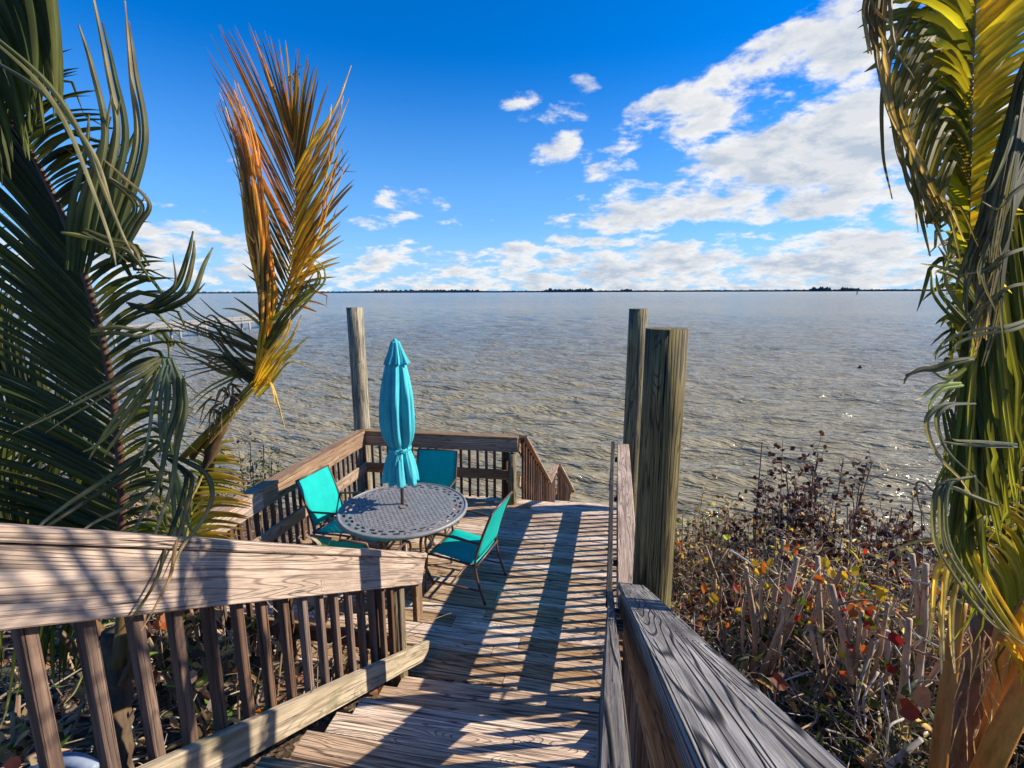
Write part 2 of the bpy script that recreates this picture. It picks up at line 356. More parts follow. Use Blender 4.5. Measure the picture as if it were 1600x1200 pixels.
def water():
    # fine rings of real waves near the shore, spreading to flat water at the horizon
    R = [4.0]
    while R[-1] < 400: R.append(R[-1]*1.0095)
    while R[-1] < 30000: R.append(R[-1]*1.06)
    R = np.array(R); T = np.linspace(math.radians(-78), math.radians(82), 520)
    rr, tt = np.meshgrid(R, T, indexing='ij'); X = rr*np.sin(tt)-0.0; Y = rr*np.cos(tt)+1.0
    H = np.zeros_like(X); r_ = np.random.RandomState(5); wind = math.radians(94)
    for i in range(90):
        lam = 0.40*(3.6/0.40)**(r_.rand()**1.2); k = 2*math.pi/lam
        a = wind+r_.normal(0, 0.27); amp = 0.0115*lam**0.70*(0.5+r_.rand())
        fade = np.clip(1.6-rr*0.0105/lam*2.2, 0, 1)
        ph = k*(X*math.cos(a)+Y*math.sin(a))+r_.rand()*6.28+0.6*np.sin(X*.21+i)+0.5*np.sin(Y*.17+2*i)
        sn = np.sin(ph); H += amp*fade*(sn+0.28*np.cos(2*ph))
    H *= 0.80
    nr, ntt = X.shape; vs = np.stack([X, Y, H], -1).reshape(-1, 3)
    idx = np.arange(nr*ntt).reshape(nr, ntt)
    q = np.stack([idx[:-1, :-1], idx[:-1, 1:], idx[1:, 1:], idx[1:, :-1]], -1).reshape(-1, 4)[:, ::-1]
    me = bpy.data.meshes.new('water'); me.vertices.add(len(vs)); me.vertices.foreach_set('co', vs.astype(np.float32).ravel())
    me.loops.add(q.size); me.loops.foreach_set('vertex_index', q.astype(np.int32).ravel())
    me.polygons.add(len(q)); me.polygons.foreach_set('loop_start', np.arange(0, q.size, 4, dtype=np.int32)); me.polygons.foreach_set('loop_total', np.full(len(q), 4, dtype=np.int32))
    me.update(calc_edges=True); me.shade_smooth(); me.materials.append(watermat())
    o = bpy.data.objects.new('water', me); COL.objects.link(o); o.location.z = WATER_Z; o['kind'] = 'structure'
water()
def far_land():
    def dirat(px):
        v = P(px, 457, 1)-CAM; v.z = 0; return v.normalized()
    def strip(name, spans, D, depth, mat, kind, jag):
        mb = MB()
        for x0, x1, h in spans:
            n = int((x1-x0)/2)+2; row = []
            for i in range(n):
                px = x0+(x1-x0)*i/(n-1); d = dirat(px); edge = min(1, min(i, n-1-i)/3+0.25)
                hh = max(0.3, h*edge*(1+jag*(rng.random()-.5)))
                b = Vector((0, 0, WATER_Z-1)); p = d*D; q = d*(D+depth)
                row += [p+b, p+b+Z*(hh*.8+1), (p+q)/2+b+Z*(hh+1), q+b]
            fs = []
            for i in range(n-1):
                for k in range(3): fs.append((i*4+k, i*4+4+k, i*4+5+k, i*4+1+k))
            mb.add(row, fs)
        o = mb.build(name, mat); o['kind'] = kind
    strip('far_shore', [(-900, 2500, 17)], 5200, 500, M_DARKGREEN, 'structure', 0.5)
    strip('distant_woods', [(582, 752, 28), (760, 772, 16), (790, 840, 14), (848, 930, 33), (940, 962, 10), (966, 990, 26), (1000, 1100, 12), (1160, 1215, 13), (1262, 1300, 36), (1310, 1345, 32), (1385, 1480, 12), (250, 290, 8)], 5100, 260, M_DARKGREEN, 'stuff', 0.7)
far_land()

# ------------------------------------------------------------------ deck and stairs
DA = -0.043                             # the boards lie very slightly off square
def deck():
    root = empty('wooden_deck', (-1.7, 5, 0), 'square lower wooden deck of weathered boards striped by baluster shadows', 'deck')
    mb = MB(); y = 3.10
    while y < 6.62:
        wd = 0.142; mid = y+wd/2; dz = rng.uniform(-.0015, .0015)
        sp = -99 if rng.random() < 0.35 else rng.uniform(-2.4, -0.6)
        def pt(x): return (x, mid+(x+1.7)*DA*0.5, -0.019+dz)
        if sp > -90:
            mb.board(pt(-3.66+rng.uniform(-.01, .01)), pt(sp-.003), wd, 0.038, wob=0.0012); mb.board(pt(sp+.003), pt(0.30+rng.uniform(-.01, .01)), wd, 0.038, wob=0.0012)
        else: mb.board(pt(-3.66), pt(0.30), wd, 0.038, wob=0.0012)
        y += wd+rng.uniform(0.007, 0.013)
    mb.build('deck_boards', W_DECK, root)
    b = MB()
    for x in [-3.5, -2.9, -2.3, -1.7, -1.1, -.5, .1]: b.board((x, 3.2, -.155), (x, 6.55, -.155), .04, .19)
    b.build('joist_frame', W_BAL, root)
    r = MB(); r.board((-3.66, 6.68, -.13), (.30, 6.68, -.13), .038, .25); r.board((-3.66, 3.04, -.15), (-1.5, 3.04, -.15), .038, .25)
    r.board((.325, 3.1, -.14), (.325, 6.6, -.14), .038, .25); r.board((-3.69, 3.1, -.14), (-3.69, 6.6, -.14), .038, .25); r.build('rim_board', W_RAIL, root)
    for x, y in [(-3.4, 3.3), (-1.6, 3.3), (0.1, 3.4), (-1.7, 6.3)]:
        p = MB(); p.tube([(x, y, -3.4), (x, y, -.26)], .1, 14); p.build('support_post', W_POST, root, True)
deck()
NOSE_Y, RISE, RUN = 3.06, 0.17, 0.29
def stairs():
    root = empty('wooden_staircase', (-0.6, 2, 0), 'upper flight of wide wooden steps leading down to the lower deck', 'stairs')
    for k in range(1, 10):
        z = RISE*k; y0 = NOSE_Y-RUN*(k-1); t = MB()
        for j in range(2):
            yc = y0-0.072-j*0.150; sk = rng.uniform(-.01, .01); xl = -1.42+rng.uniform(-.03, .02)
            t.board((xl, yc+sk-(.022), z-.019), (0.18, yc-sk+.0, z-.019+rng.uniform(-.002, .002)), .143, .038, wob=.002, ch=.006)
        t.build('tread', W_DECK, root)
        if k == 1 or k % 3 == 0: pass
    for x in (-1.33, -.62, .09):
        s_ = MB(); a = Vector((x, NOSE_Y+.02, -.05)); b = Vector((x, NOSE_Y-RUN*9.2, RISE*9.2-.05))
        s_.board(a-Vector((0, 0, .08)), b-Vector((0, 0, .08)), .04, .2); s_.build('stringer', W_BAL, root)
    l = MB(); yy = NOSE_Y-RUN*9+.0
    for j in range(12):
        l.board((-1.5, yy-.072-j*.15, 1.70-.019), (0.22, yy-.072-j*.15, 1.70-.019), .143, .038)
    l.build('landing', W_DECK, root)
stairs()

# ------------------------------------------------------------------ railings
def railing(name, label, a, b, inward, cap_w=0.15, face=0.185, low=(0.50, 0.145), bal_bot=0.95, mats=None, cap=True, cap_mat=None, low_mat=None, posts=(), bal=True, spacing=0.125, face_mat=None, group='wooden railings round the deck and stairs', blen=None, split=None, b0=0.06, overhang=0.0, balk=0.0):
    # a, b: centre of the cap's top face at each end; inward: horizontal unit vector towards the walkway
    a = Vector(a); b = Vector(b); n = Vector(inward); d = (b-a); hl = math.hypot(d.x, d.y); dn = d.normalized()
    up = dn.cross(Vector((0, 0, 1)).cross(dn)).normalized(); up = up if up.z > 0 else -up
    cosv = hl/d.length; root = empty(name, ((a+b)/2)*1.0, label, 'railing', group)
    cm = cap_mat or W_RAIL
    capm = MB()
    parts = [(0, 1)] if not split else [(0, split), (split, 1)]
    for s0, s1 in parts:
        capm.board(a+d*s0+dn*.002*(s0 > 0)-up*.019, a+d*s1-up*.019, cap_w, .038, up, ch=.005, wob=.0015)
    capm.build('top_rail', cm, root)
    fi = n*(cap_w/2-.019-.012)
    fb = MB(); off = up*(.038+.002+face/2)
    for s0, s1 in parts: fb.board(a+d*s0+dn*.002*(s0 > 0)+fi-off, a+d*s1+fi-off, .038, face, up, ch=.004, wob=.001)
    fb.build('rail_face_board', face_mat or cm, root)
    lb = MB(); lo = Vector((0, 0, low[0]))+up*(low[1]/2)
    lb.board(a+fi-lo, b+fi-lo, .038, low[1], up, ch=.004, wob=.001); lb.build('bottom_rail', low_mat or cm, root)
    if bal:
        L = hl; k = int((L-b0*2)/spacing)
        for i in range(k+1):
            t = (b0+i*spacing)/L
            if t > 1: break
            c = a+d*t+fi-n*.040; bm = MB(); j = rng.uniform(-.006, .006)
            tl = n.cross(Z)*j
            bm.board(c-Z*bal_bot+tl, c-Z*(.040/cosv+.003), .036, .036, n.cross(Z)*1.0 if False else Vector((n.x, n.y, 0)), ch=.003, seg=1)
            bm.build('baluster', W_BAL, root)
    return root
LZ = 0.98
# level deck
XL = -3.53
r = railing('wooden_railing', 'long railing along the left side of the deck behind the left chair', (XL-.03, 3.2, LZ), (XL, 6.56, LZ), (1, 0, 0), low=(.50, .145), split=0.33)
r = railing('wooden_railing', 'far railing facing the water behind the umbrella', (XL-.045, 6.60, LZ), (-1.17, 6.66, LZ), (0, -1, 0))
pb = MB(); pb.tube([(-1.24, 6.56, -.3), (-1.24, 6.56, LZ-.24)], .062, 16); pb.build('corner_post', W_POST, r, True)
pb = MB(); pb.tube([(-1.36, 6.70, -.3), (-1.36, 6.70, LZ-.05)], .05, 12); pb.build('corner_post', W_BAL, r, True)
r = railing('wooden_railing', 'short near deck railing half hidden behind the left stair railing', (-3.6, 3.16, LZ), (-1.52, 3.16, LZ), (0, 1, 0), low=(.62, .145))
r = railing('wooden_railing', 'straight railing on the right edge of the deck running towards the water', (.215, 2.95, LZ), (.285, 6.62, LZ-.02), (-1, 0, 0), cap_w=.155, cap_mat=W_RAIL, b0=.10, spacing=.118)
# left stair railing
SL = 0.585
def lz(y): return 0.955+SL*(3.42-y)
r = railing('wooden_railing', 'sloping railing left of the steps, its thick rail in front of the palm', (-1.42, 3.44, lz(3.44)), (-1.42, -.4, lz(-.4)), (1, 0, 0), cap_w=.155, face=.19, low=(.79, .14), bal_bot=.93, low_mat=W_MOSS, spacing=.135, b0=.42)
pb = MB(); pb.tube([(-1.452, 3.05, -.4), (-1.452, 3.05, lz(3.05)-.06)], .064, 18); pb.build('newel_post', W_POST, r, True)
pb = MB(); pb.board((-1.40, 3.33, .45), (-1.40, 3.33, .78), .038, .12, Vector((0, 1, 0))); pb.build('end_bracket', W_RAIL, r)
# right stair railing
ra = Vector((.210, 2.91, 1.19)); rb = Vector((.178, .44, 2.545)); rdir = (rb-ra)
r = railing('wooden_railing', 'sloping railing right of the steps with a broad grey rail of deep wavy grain', ra, ra+rdir*1.42, (-1, 0, 0), cap_w=.158, face=.185, low=(.79, .14), bal_bot=.93, cap_mat=W_GREY, face_mat=W_RAIL, low_mat=W_RAIL, b0=.10)
def handrail():
    root = empty('handrail', (.06, 2.5, 1), 'narrow dark grey handrail board on blocks inside the right railings', 'handrail')
    s0 = Vector((.087, 3.06, .955)); n0 = Vector((.026, .53, 2.41)); s1 = Vector((.160, 6.60, .925)); d = (n0-s0)
    m = MB(); m.board(s0, s0+d*1.3, .036, .12, Vector((0, 0, 1)), ch=.006, wob=.002); m.build('sloping_rail', W_GREY, root)
    m = MB(); m.board(s0+Vector((-.008, .004, .0)), s1+Vector((-.012, 0, 0)), .040, .12, Z, ch=.004, wob=.001); m.build('level_rail', W_DARK, root)
    m = MB(); m.board(s1+Vector((.0, .004, .0)), s1+Vector((0.03, 3.2, -1.9)), .036, .10, Z, ch=.006); m.build('lower_rail', W_GREY, root)
    for t in (.09, .31, 1.15):
        c = s0+d*t-Z*.06; bm = MB(); bm.board(c+Vector((.020, 0, 0)), c+Vector((.095, 0, -.0)), .055, .055, Vector((0, d.y, d.z)).cross(Vector((1, 0, 0))), ch=.005); bm.build('spacer_block', W_GREY, root)
    for t in (.15, .5, .85):
        c = s0.lerp(s1, t)-Z*.01; bm = MB(); bm.board(c+Vector((.018, 0, 0)), c+Vector((.085, 0, 0)), .055, .055, ch=.005); bm.build('spacer_block', W_GREY, root)
handrail()
# flight down to the water
def lower_flight():
    root = empty('wooden_staircase', (-.5, 8.2, -1), 'steps going down from the far edge of the deck to the water', 'stairs')
    for k in range(1, 12):
        m = MB()
        for j in range(2): m.board((-1.12, 6.78+.29*(k-1)+j*.15, -RISE*k-.019), (.25, 6.78+.29*(k-1)+j*.15, -RISE*k-.019), .143, .038)
        m.build('tread', W_DECK, root)
    for x in (-1.08, .2):
        m = MB(); m.board((x, 6.72, -.2), (x, 9.9, -.2-.586*3.18), .04, .2); m.build('stringer', W_BAL, root)
    l = MB()
    for j in range(10): l.board((-1.2, 9.98+j*.15, -2.07), (.3, 9.98+j*.15, -2.07), .143, .038)
    l.build('landing', W_DECK, root)
lower_flight()
railing('wooden_railing', 'first sloping railing beyond the deck, left side of the steps to the water', (-1.12, 6.70, .985), (-1.10, 9.9, .985-.60*3.2), (-1, 0, 0), low=(.62, .14), bal_bot=1.0, b0=.08, spacing=.25)
railing('wooden_railing', 'short level railing on the small landing below the deck', (-1.10, 9.93, -1.0), (-1.08, 11.35, -1.1), (-1, 0, 0), bal_bot=1.05)
railing('wooden_railing', 'last and lowest sloping railing nearest the water', (-1.02, 11.40, -1.1), (-.86, 15.0, -1.1-.60*3.6), (-1, 0, 0), low=(.62, .14), bal_bot=1.0, spacing=.27)

# ------------------------------------------------------------------ tall pilings
def piling(x, y, r0, top, label, lean=(0, 0), bot=-4.2):
    m = MB(); pts = []; rad = []
    for i in range(15):
        t = i/14; z = bot+(top-bot)*t
        pts.append(Vector((x+lean[0]*(t-1)+.006*math.sin(t*7+x), y+lean[1]*(t-1)+.006*math.cos(t*5), z))); rad.append(r0*(1.05-.05*t))
    m.tube(pts, rad, 40, rough=.012); o = m.build('wooden_piling', W_POST, None, True)
    o.data.polygons[-1].use_smooth = False
    return tag(o, label, 'piling', 'tall round wooden pilings at the corners of the deck')
piling(.352, 3.03, .122, 2.785, 'thick round piling nearest the camera at the end of the grey rail')
piling(.418, 6.78, .122, 2.775, 'thinner looking far right piling just behind the thick near one')
piling(-3.60, 6.72, .118, 2.785, 'lone round piling at the far left corner of the deck left of the umbrella')

# ------------------------------------------------------------------ patio table, umbrella, chairs
TC = Vector((-2.08, 4.68, 0)); TR = 0.685; TH = 0.72
def table():
    root = empty('patio_table', TC, 'round grey cast metal patio table with perforated lattice top', 'table')
    m = MB()
    def cell(q, ins, z=TH):            # a quad with a quad hole: q four corners, ins inner corners
        vs = [Vector((p[0], p[1], z)) for p in q]+[Vector((p[0], p[1], z)) for p in ins]
        m.add([v+TC for v in vs], [(0, 1, 5, 4), (1, 2, 6, 5), (2, 3, 7, 6), (3, 0, 4, 7)])
    s = 0.044; RI = .515; N = 14
    c45 = math.cos(.6); s45 = math.sin(.6)
    for i in range(-N, N+1):
        for j in range(-N, N+1):
            q = []
            for (ax, ay) in ((0, 0), (1, 0), (1, 1), (0, 1)):
                X, Y = (i-.5+ax)*s, (j-.5+ay)*s
                q.append((X*c45-Y*s45, X*s45+Y*c45))
            cx = sum(p[0] for p in q)/4; cy = sum(p[1] for p in q)/4
            rr_ = math.hypot(cx, cy)
            if rr_ > RI: continue
            if rr_ < .05:
                m.add([Vector((p[0], p[1], TH))+TC for p in q], [(0, 1, 2, 3)]); continue
            kx, ky = (.60, .40) if (i+j) % 2 else (.40, .60)
            ins = []
            for (ax, ay) in ((-1, -1), (1, -1), (1, 1), (-1, 1)):
                X, Y = i*s+ax*s*.5*kx, j*s+ay*s*.5*ky
                ins.append((X*c45-Y*s45, X*s45+Y*c45))
            cell(q, ins)
    # scroll border: two rows of oval cells between plain rings
    for (ra_, rb_, cnt, kk, ph) in ((.50, .535, 60, 0, 0), (.535, .585, 34, .62, 0), (.585, .635, 34, .62, .5), (.635, .66, 60, 0, 0)):
        for i in range(cnt):
            a0 = (i+ph)/cnt*2*math.pi; a1 = (i+1+ph)/cnt*2*math.pi; am = (a0+a1)/2; rm = (ra_+rb_)/2
            q = [(ra_*math.cos(a0), ra_*math.sin(a0)), (rb_*math.cos(a0), rb_*math.sin(a0)), (rb_*math.cos(a1), rb_*math.sin(a1)), (ra_*math.cos(a1), ra_*math.sin(a1))]
            if not kk: m.add([Vector((p[0], p[1], TH-.003))+TC for p in q], [(0, 3, 2, 1)])
            else:
                tw = .25*(1 if i % 2 else -1)
                ins = []
                for (p, dr) in zip(q, (0, tw, 0, -tw)):
                    x = rm*math.cos(am)+(p[0]-rm*math.cos(am))*(kk+dr*.8); y = rm*math.sin(am)+(p[1]-rm*math.sin(am))*(kk+dr*.8); ins.append((x, y))
                cell([q[0], q[3], q[2], q[1]], [ins[0], ins[3], ins[2], ins[1]], TH-.003)
    m.build('lattice_top', M_CAST, root, thick=.008)
    e = MB(); n = 72
    prof = [(.655, .004), (.668, .010), (.682, .004), (.688, -.008), (.684, -.03), (.668, -.034), (.66, -.006)]
    vs = [TC+Vector((r_*math.cos(2*math.pi*i/n), r_*math.sin(2*math.pi*i/n), TH+z)) for i in range(n) for r_, z in prof]; k = len(prof)
    fs = [(i*k+j, ((i+1) % n)*k+j, ((i+1) % n)*k+(j+1) % k, i*k+(j+1) % k) for i in range(n) for j in range(k)]
    e.add(vs, fs); e.build('rim', M_CAST, root, True)
    rg = MB(); n = 40
    rg.tube([TC+Vector((.045*math.cos(a*math.pi/10), .045*math.sin(a*math.pi/10), TH+.004)) for a in range(21)], .008, 6, cap=False); rg.build('umbrella_collar', M_BRONZE, root, True)
    for i in range(4):
        a = math.radians(45+90*i+12); c, s_ = math.cos(a), math.sin(a); lg = MB()
        pts = [TC+Vector((c*r_, s_*r_, z)) for r_, z in ((.50, TH-.02), (.40, .60), (.30, .46), (.30, .30), (.38, .14), (.50, .02))]
        lg.tube(catmull(pts, 18), .017, 8); lg.build('leg', M_BRONZE, root, True)
    sr = MB(); sr.tube([TC+Vector((.30*math.cos(a*math.pi/16), .30*math.sin(a*math.pi/16), .30)) for a in range(33)], .012, 6, cap=False)
    sr.tube([TC+Vector((.49*math.cos(a*math.pi/16), .49*math.sin(a*math.pi/16), TH-.03)) for a in range(33)], .014, 6, cap=False)
    sr.build('brace_ring', M_BRONZE, root, True)
table()
def umbrella():
    U = Vector((-2.12, 4.75, 0)); TOP = 2.50
    root = empty('patio_umbrella', U, 'closed aqua blue patio umbrella tied at the waist standing in the table', 'umbrella')
    p = MB(); p.tube([U+Z*.03, U+Z*(TOP-.03)], .019, 12); p.build('pole', M_BRONZE, root, True)
    b = MB(); b.tube([U+Z*.0, U+Z*.05, U+Z*.07, U+Z*.09, U+Z*.30], [.24, .235, .12, .035, .03], 28); b.build('base', M_BRONZE, root, True)
    def cloth(name, zr, amp_f, n=160, seed=1, hem=0.0, ph=0.0):
        m = MB(); R_ = random.Random(seed); vs = []; K = 8
        offs = [R_.uniform(-.16, .16) for _ in range(K)]; am = [R_.uniform(.7, 1.3) for _ in range(K)]
        rows = []
        cv = catmull([Vector((r_, z, a_)) for (z, r_), a_ in zip(zr, amp_f)], 60)
        for q, c in enumerate(cv):
            rad, z, amp = c.x*.92, c.y, c.z
            for i in range(n):
                a = 2*math.pi*i/n; k = (a/(2*math.pi)*K) ; ki = int(k) % K; f = k-int(k)
                ff = abs(f-.5)*2; fold = (1-ff**1.6)*am[ki]                   # rounded outward fold per gore
                crease = .10*math.sin(a*19+z*5+seed)+.06*math.sin(a*31-z*9)
                rr_ = rad*(1+amp*(fold-.6)+amp*crease*.8)
                tw = a+ph+.35*math.sin(z*2.2+1)*amp
                zz_ = z - (hem*(1-abs(f-.5)*2)**.7 if q == len(cv)-1 or q == 0 and False else 0)
                if q >= len(cv)-3: zz_ = z-hem*math.sin(math.pi*f)*(1 if q == len(cv)-1 else .6 if q == len(cv)-2 else .2)
                vs.append(U+Vector((rr_*math.cos(tw), rr_*math.sin(tw), zz_)))
        R2 = len(cv); fs = [(j*n+i, (j+1)*n+i, (j+1)*n+(i+1) % n, j*n+(i+1) % n) for j in range(R2-1) for i in range(n)]
        m.add(vs, fs); return m.build(name, M_AQUA, root, True, .003)
    cloth('canopy', [(2.44, .03), (2.32, .09), (2.1, .135), (1.85, .168), (1.62, .170), (1.47, .148), (1.39, .118), (1.34, .116), (1.24, .145), (1.10, .172), (1.0, .186)],
          [.05, .22, .36, .44, .44, .38, .24, .22, .34, .42, .46], hem=.018)
    cloth('top_vent', [(2.505, .012), (2.50, .045), (2.46, .06), (2.38, .085), (2.30, .112), (2.285, .118)], [.0, .1, .2, .35, .5, .55], seed=4, hem=.02, ph=.2)
    t = MB()
    n = 48; vs = []
    for i in range(n):
        a = 2*math.pi*i/n; r_ = .117+.004*math.sin(5*a)
        for z in (1.345, 1.385): vs.append(U+Vector((r_*math.cos(a), r_*math.sin(a), z+.01*math.sin(a))))
    t.add(vs, [(2*i, 2*((i+1) % n), 2*((i+1) % n)+1, 2*i+1) for i in range(n)])
    fdir = (CAM-U); fdir.z = 0; fdir.normalize(); sd = Vector((-fdir.y, fdir.x, 0))
    k0 = U+fdir*.128+Z*1.355-sd*.01
    for sx, dz in ((-1, -.16), (.45, -.20)):
        t.blade(catmull([k0, k0+sd*.02*sx-Z*.05+fdir*.008, k0+sd*.045*sx+Z*dz+fdir*.02], 8), .028, fdir, (1, 1, 1), fold=.1, prof=lambda q: 1)
    for sx in (-1, 1): t.blade(catmull([k0, k0+sd*.03*sx+Z*.02+fdir*.012, k0+sd*.045*sx-Z*.015+fdir*.01, k0], 8), .018, fdir, (1, 1, 1), fold=.1, prof=lambda q: 1)
    t.build('tie_strap', M_AQUA, root, True, .003)
    f = MB(); f.tube([U+Z*2.49, U+Z*2.50, U+Z*2.52, U+Z*2.535], [.02, .028, .022, .006], 12); f.build('finial', M_AQUA, root, True)
umbrella()
def make_chair(label):
    root = empty('patio_chair', (0, 0, 0), label, 'chair', 'teal patio chairs round the table')
    hw = .265
    def V(x, y, z): return Vector((x, y, z))
    st = [(.275, .425), (.22, .437), (.05, .42), (-.12, .40), (-.215, .395)]
    bk = [(-.235, .44), (-.275, .60), (-.335, .78), (-.395, .93), (-.405, .955)]
    def sling(name, pr, w):
        m = MB(); pts = catmull([V(x, 0, z) for x, z in pr], 12); vs = []
        for p in pts:
            for j in range(9):
                y = (j/8-.5)*2*w; sag = -.014*(1-(j/4-1)**2); vs.append(p+V(0, y, 0)+V(sag*.5 if name == 'backrest' else 0, 0, sag if name == 'seat' else 0))
        m.add(vs, [(i*9+j, i*9+j+1, (i+1)*9+j+1, (i+1)*9+j) for i in range(12) for j in range(8)]); m.local = True
        return m.build(name, M_TEAL, root, True, .004)
    sling('seat', st, hw-.01); sling('backrest', bk, hw-.008)
    for sy in (-1, 1):
        m = MB(); y = hw*sy
        m.tube(catmull([V(-.41, y, .965), V(-.335, y, .78), V(-.27, y, .60), V(-.225, y, .42), V(-.255, y*1.02, .22), V(-.33, y*1.04, .0)], 24), .0125, 8); m.local = True
        m.build('back_leg', M_BRONZE, root, True)
        m = MB(); m.tube(catmull([V(.33, y*1.06, 0), V(.315, y*1.05, .22), V(.30, y*1.05, .42), V(.31, y*1.06, .56), V(.26, y*1.07, .635), V(.10, y*1.08, .66), V(-.12, y*1.07, .645), V(-.275, y*1.02, .625)], 36), .0125, 8); m.local = True
        m.build('front_leg_and_armrest', M_BRONZE, root, True)
        m = MB(); m.tube([V(.30, y, .415), V(.05, y, .405), V(-.225, y, .385)], .012, 8); m.tube([V(.318, y*1.04, .13), V(-.28, y*1.02, .13)], .010, 8); m.local = True
        m.build('side_rail', M_BRONZE, root, True)
    for x_, z_ in ((-.41, .965), (.29, .405), (-.24, .385), (.05, .13)):
        m = MB(); m.tube([V(x_, -hw, z_), V(x_, hw, z_)], .011, 8); m.local = True; m.build('cross_bar', M_BRONZE, root, True)
    return root
ch = make_chair('right teal chair in full view standing in the open part of the deck')
def place(o, x, y, ang): o.location = (x, y, 0.002); o.rotation_euler = (0, 0, math.radians(ang))
chairs = [ch]
for lab in ('left teal chair with sunlit back standing before the left railing', 'far teal chair half hidden behind the umbrella', 'nearest teal chair, only its top edge seen above the stair railing'):
    c = ch.copy(); COL.objects.link(c); c['label'] = lab
    for k in list(ch.children):
        q = k.copy(); COL.objects.link(q); q.parent = c
    chairs.append(c)
place(chairs[0], -1.345, 4.53, 170)
place(chairs[1], -2.84, 4.80, -7)
place(chairs[2], -2.09, 5.50, -87)
place(chairs[3], -2.11, 3.89, 85)

# ------------------------------------------------------------------ palms
GREEN = (0.050, 0.058, 0.007); DGREEN = (0.018, 0.030, 0.007); YEL = (0.62, 0.38, 0.02); ORG = (0.42, 0.17, 0.02); YG = (0.20, 0.22, 0.02); BRN = (0.14, 0.075, 0.03); TAN = (0.56, 0.43, 0.24); GREY = (0.085, 0.092, 0.032)
def jit(c, s=.25):
    k = 1+rng.uniform(-s, s); return tuple(max(0, x*k*(1+rng.uniform(-.08, .08))) for x in c)
def lerpc(a, b, t): return tuple(x*(1-t)+y*t for x, y in zip(a, b))
def curve_at(pts, t):
    u = t*(len(pts)-1); i = min(int(u), len(pts)-2); f = u-i; return pts[i].lerp(pts[i+1], f)
def frond(root, rach, sides, rr=(.016, .005), petcol=BRN, name='frond', toward=None):
    # rach: 3D control points base->tip. sides: dicts(tips=[3D control points], n, width, colf(t)->(c0,c1), sag, prob, jit)
    rc = catmull(rach, 60); toward = toward or (CAM-rc[30]).normalized()
    lm = MB()
    for sd in sides:
        tips = catmull(sd['tips'], 60); n = sd['n']; t0, t1 = sd.get('span', (.05, 1))
        for i in range(n):
            t = t0+(t1-t0)*(i+rng.uniform(-.2, .2))/max(1, n-1); t = min(1, max(0, t))
            if rng.random() > sd.get('prob', 1): continue
            u = (t-t0)/(t1-t0)
            a = curve_at(rc, t); e = curve_at(tips, min(1, max(0, u)))+rv(sd.get('jit', .03))
            L = (e-a).length; ax = (curve_at(rc, min(1, t+.02))-curve_at(rc, max(0, t-.02))).normalized()
            sag = sd.get('sag', .08); mid = a.lerp(e, .48)+ax*(L*sd.get('lead', .12))+Z*(L*sag)+toward*(L*sd.get('out', .05)*rng.uniform(.2, 1.6))
            pts = bez(a, mid, e, 9)
            if rng.random() < sd.get('curl', 0):   # wind-blown tip bending over
                for q in range(6, 10): pts[q] = pts[q]+Vector((rng.uniform(-.03, .03), rng.uniform(-.03, .03), -.035*(q-5)**1.3*rng.uniform(.3, 1)))
            c0, c1 = sd['colf'](t); wd = sd.get('width', .032)*rng.uniform(.8, 1.2)*sd.get('wf', lambda t: 1)(t)
            nr = (toward+ax*sd.get('tilt', .9)*rng.uniform(.2, 1.2)+rv(.35)+sd.get('face', Vector())).normalized()
            lm.blade(pts, wd, nr, jit(c0), jit(c1), fold=sd.get('fold', .22)*rng.uniform(.5, 1.5), twist=rng.uniform(-.6, .6))
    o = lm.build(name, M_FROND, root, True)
    rm = MB(); N = len(rc); rm.tube([p-toward*.004 for p in rc], [rr[0]+(rr[1]-rr[0])*(i/(N-1))**.8 for i in range(N)], 8, petcol)
    rm.build('frond_stalk', M_PETIOLE, o, True)
    return o
WS = 0.74
def ribbons(root, items, name='loose_leaflet', mat=None):
    # single hanging or folded leaflets one can follow by eye: (control points, width, colour, tip colour, facing)
    m = MB()
    for pts, wd, c0, c1, *ex in items:
        cp = [P(*p) for p in pts]; tw = (CAM-cp[0]).normalized()
        k_ = 1 if wd < .034 else (2 if wd < .05 else (3 if wd < .09 else 5))
        for j_ in range(k_ if k_ > 1 else 0):     # fused leaflets that split towards their tips
            sp = (cp[-1]-cp[0]).normalized().cross(tw); f_ = (j_/(k_-1)-.5)*2; nn = len(cp); dv = rv(.035)+sp*(f_*wd*.35)
            q_ = [p+sp*(f_*wd*.33)*(.35+.65*math.sin(math.pi*min(.85, i_/(nn-1)*.8+.15)))+dv*(i_/(nn-1))**3+tw*(.006*j_) for i_, p in enumerate(cp)]
            if rng.random() < .5 and nn > 3: q_ = q_[:-1]+[q_[-2].lerp(q_[-1], rng.uniform(.4, .9))]
            m.blade(catmull(q_, 26), wd/k_*1.45*WS, (tw+(ex[0] if ex else Vector((.3, 0, .3)))+rv(.3)).normalized(), jit(c0, .3), jit(lerpc(c1, TAN, .6*rng.random()), .2), fold=rng.uniform(.2, .5),
                    prof=lambda t: (.5+.5*min(1, t*4))*max(0.04, (1-t))**.5, twist=(ex[1] if len(ex) > 1 else 0)+rng.uniform(-.5, .5))
        if k_ > 1: continue
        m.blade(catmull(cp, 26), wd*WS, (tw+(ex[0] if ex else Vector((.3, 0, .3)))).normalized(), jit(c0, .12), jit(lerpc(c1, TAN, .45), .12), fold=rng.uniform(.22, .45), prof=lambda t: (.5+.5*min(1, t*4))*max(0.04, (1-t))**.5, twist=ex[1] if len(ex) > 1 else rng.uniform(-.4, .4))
    return m.build(name, mat or M_FROND, root, True)
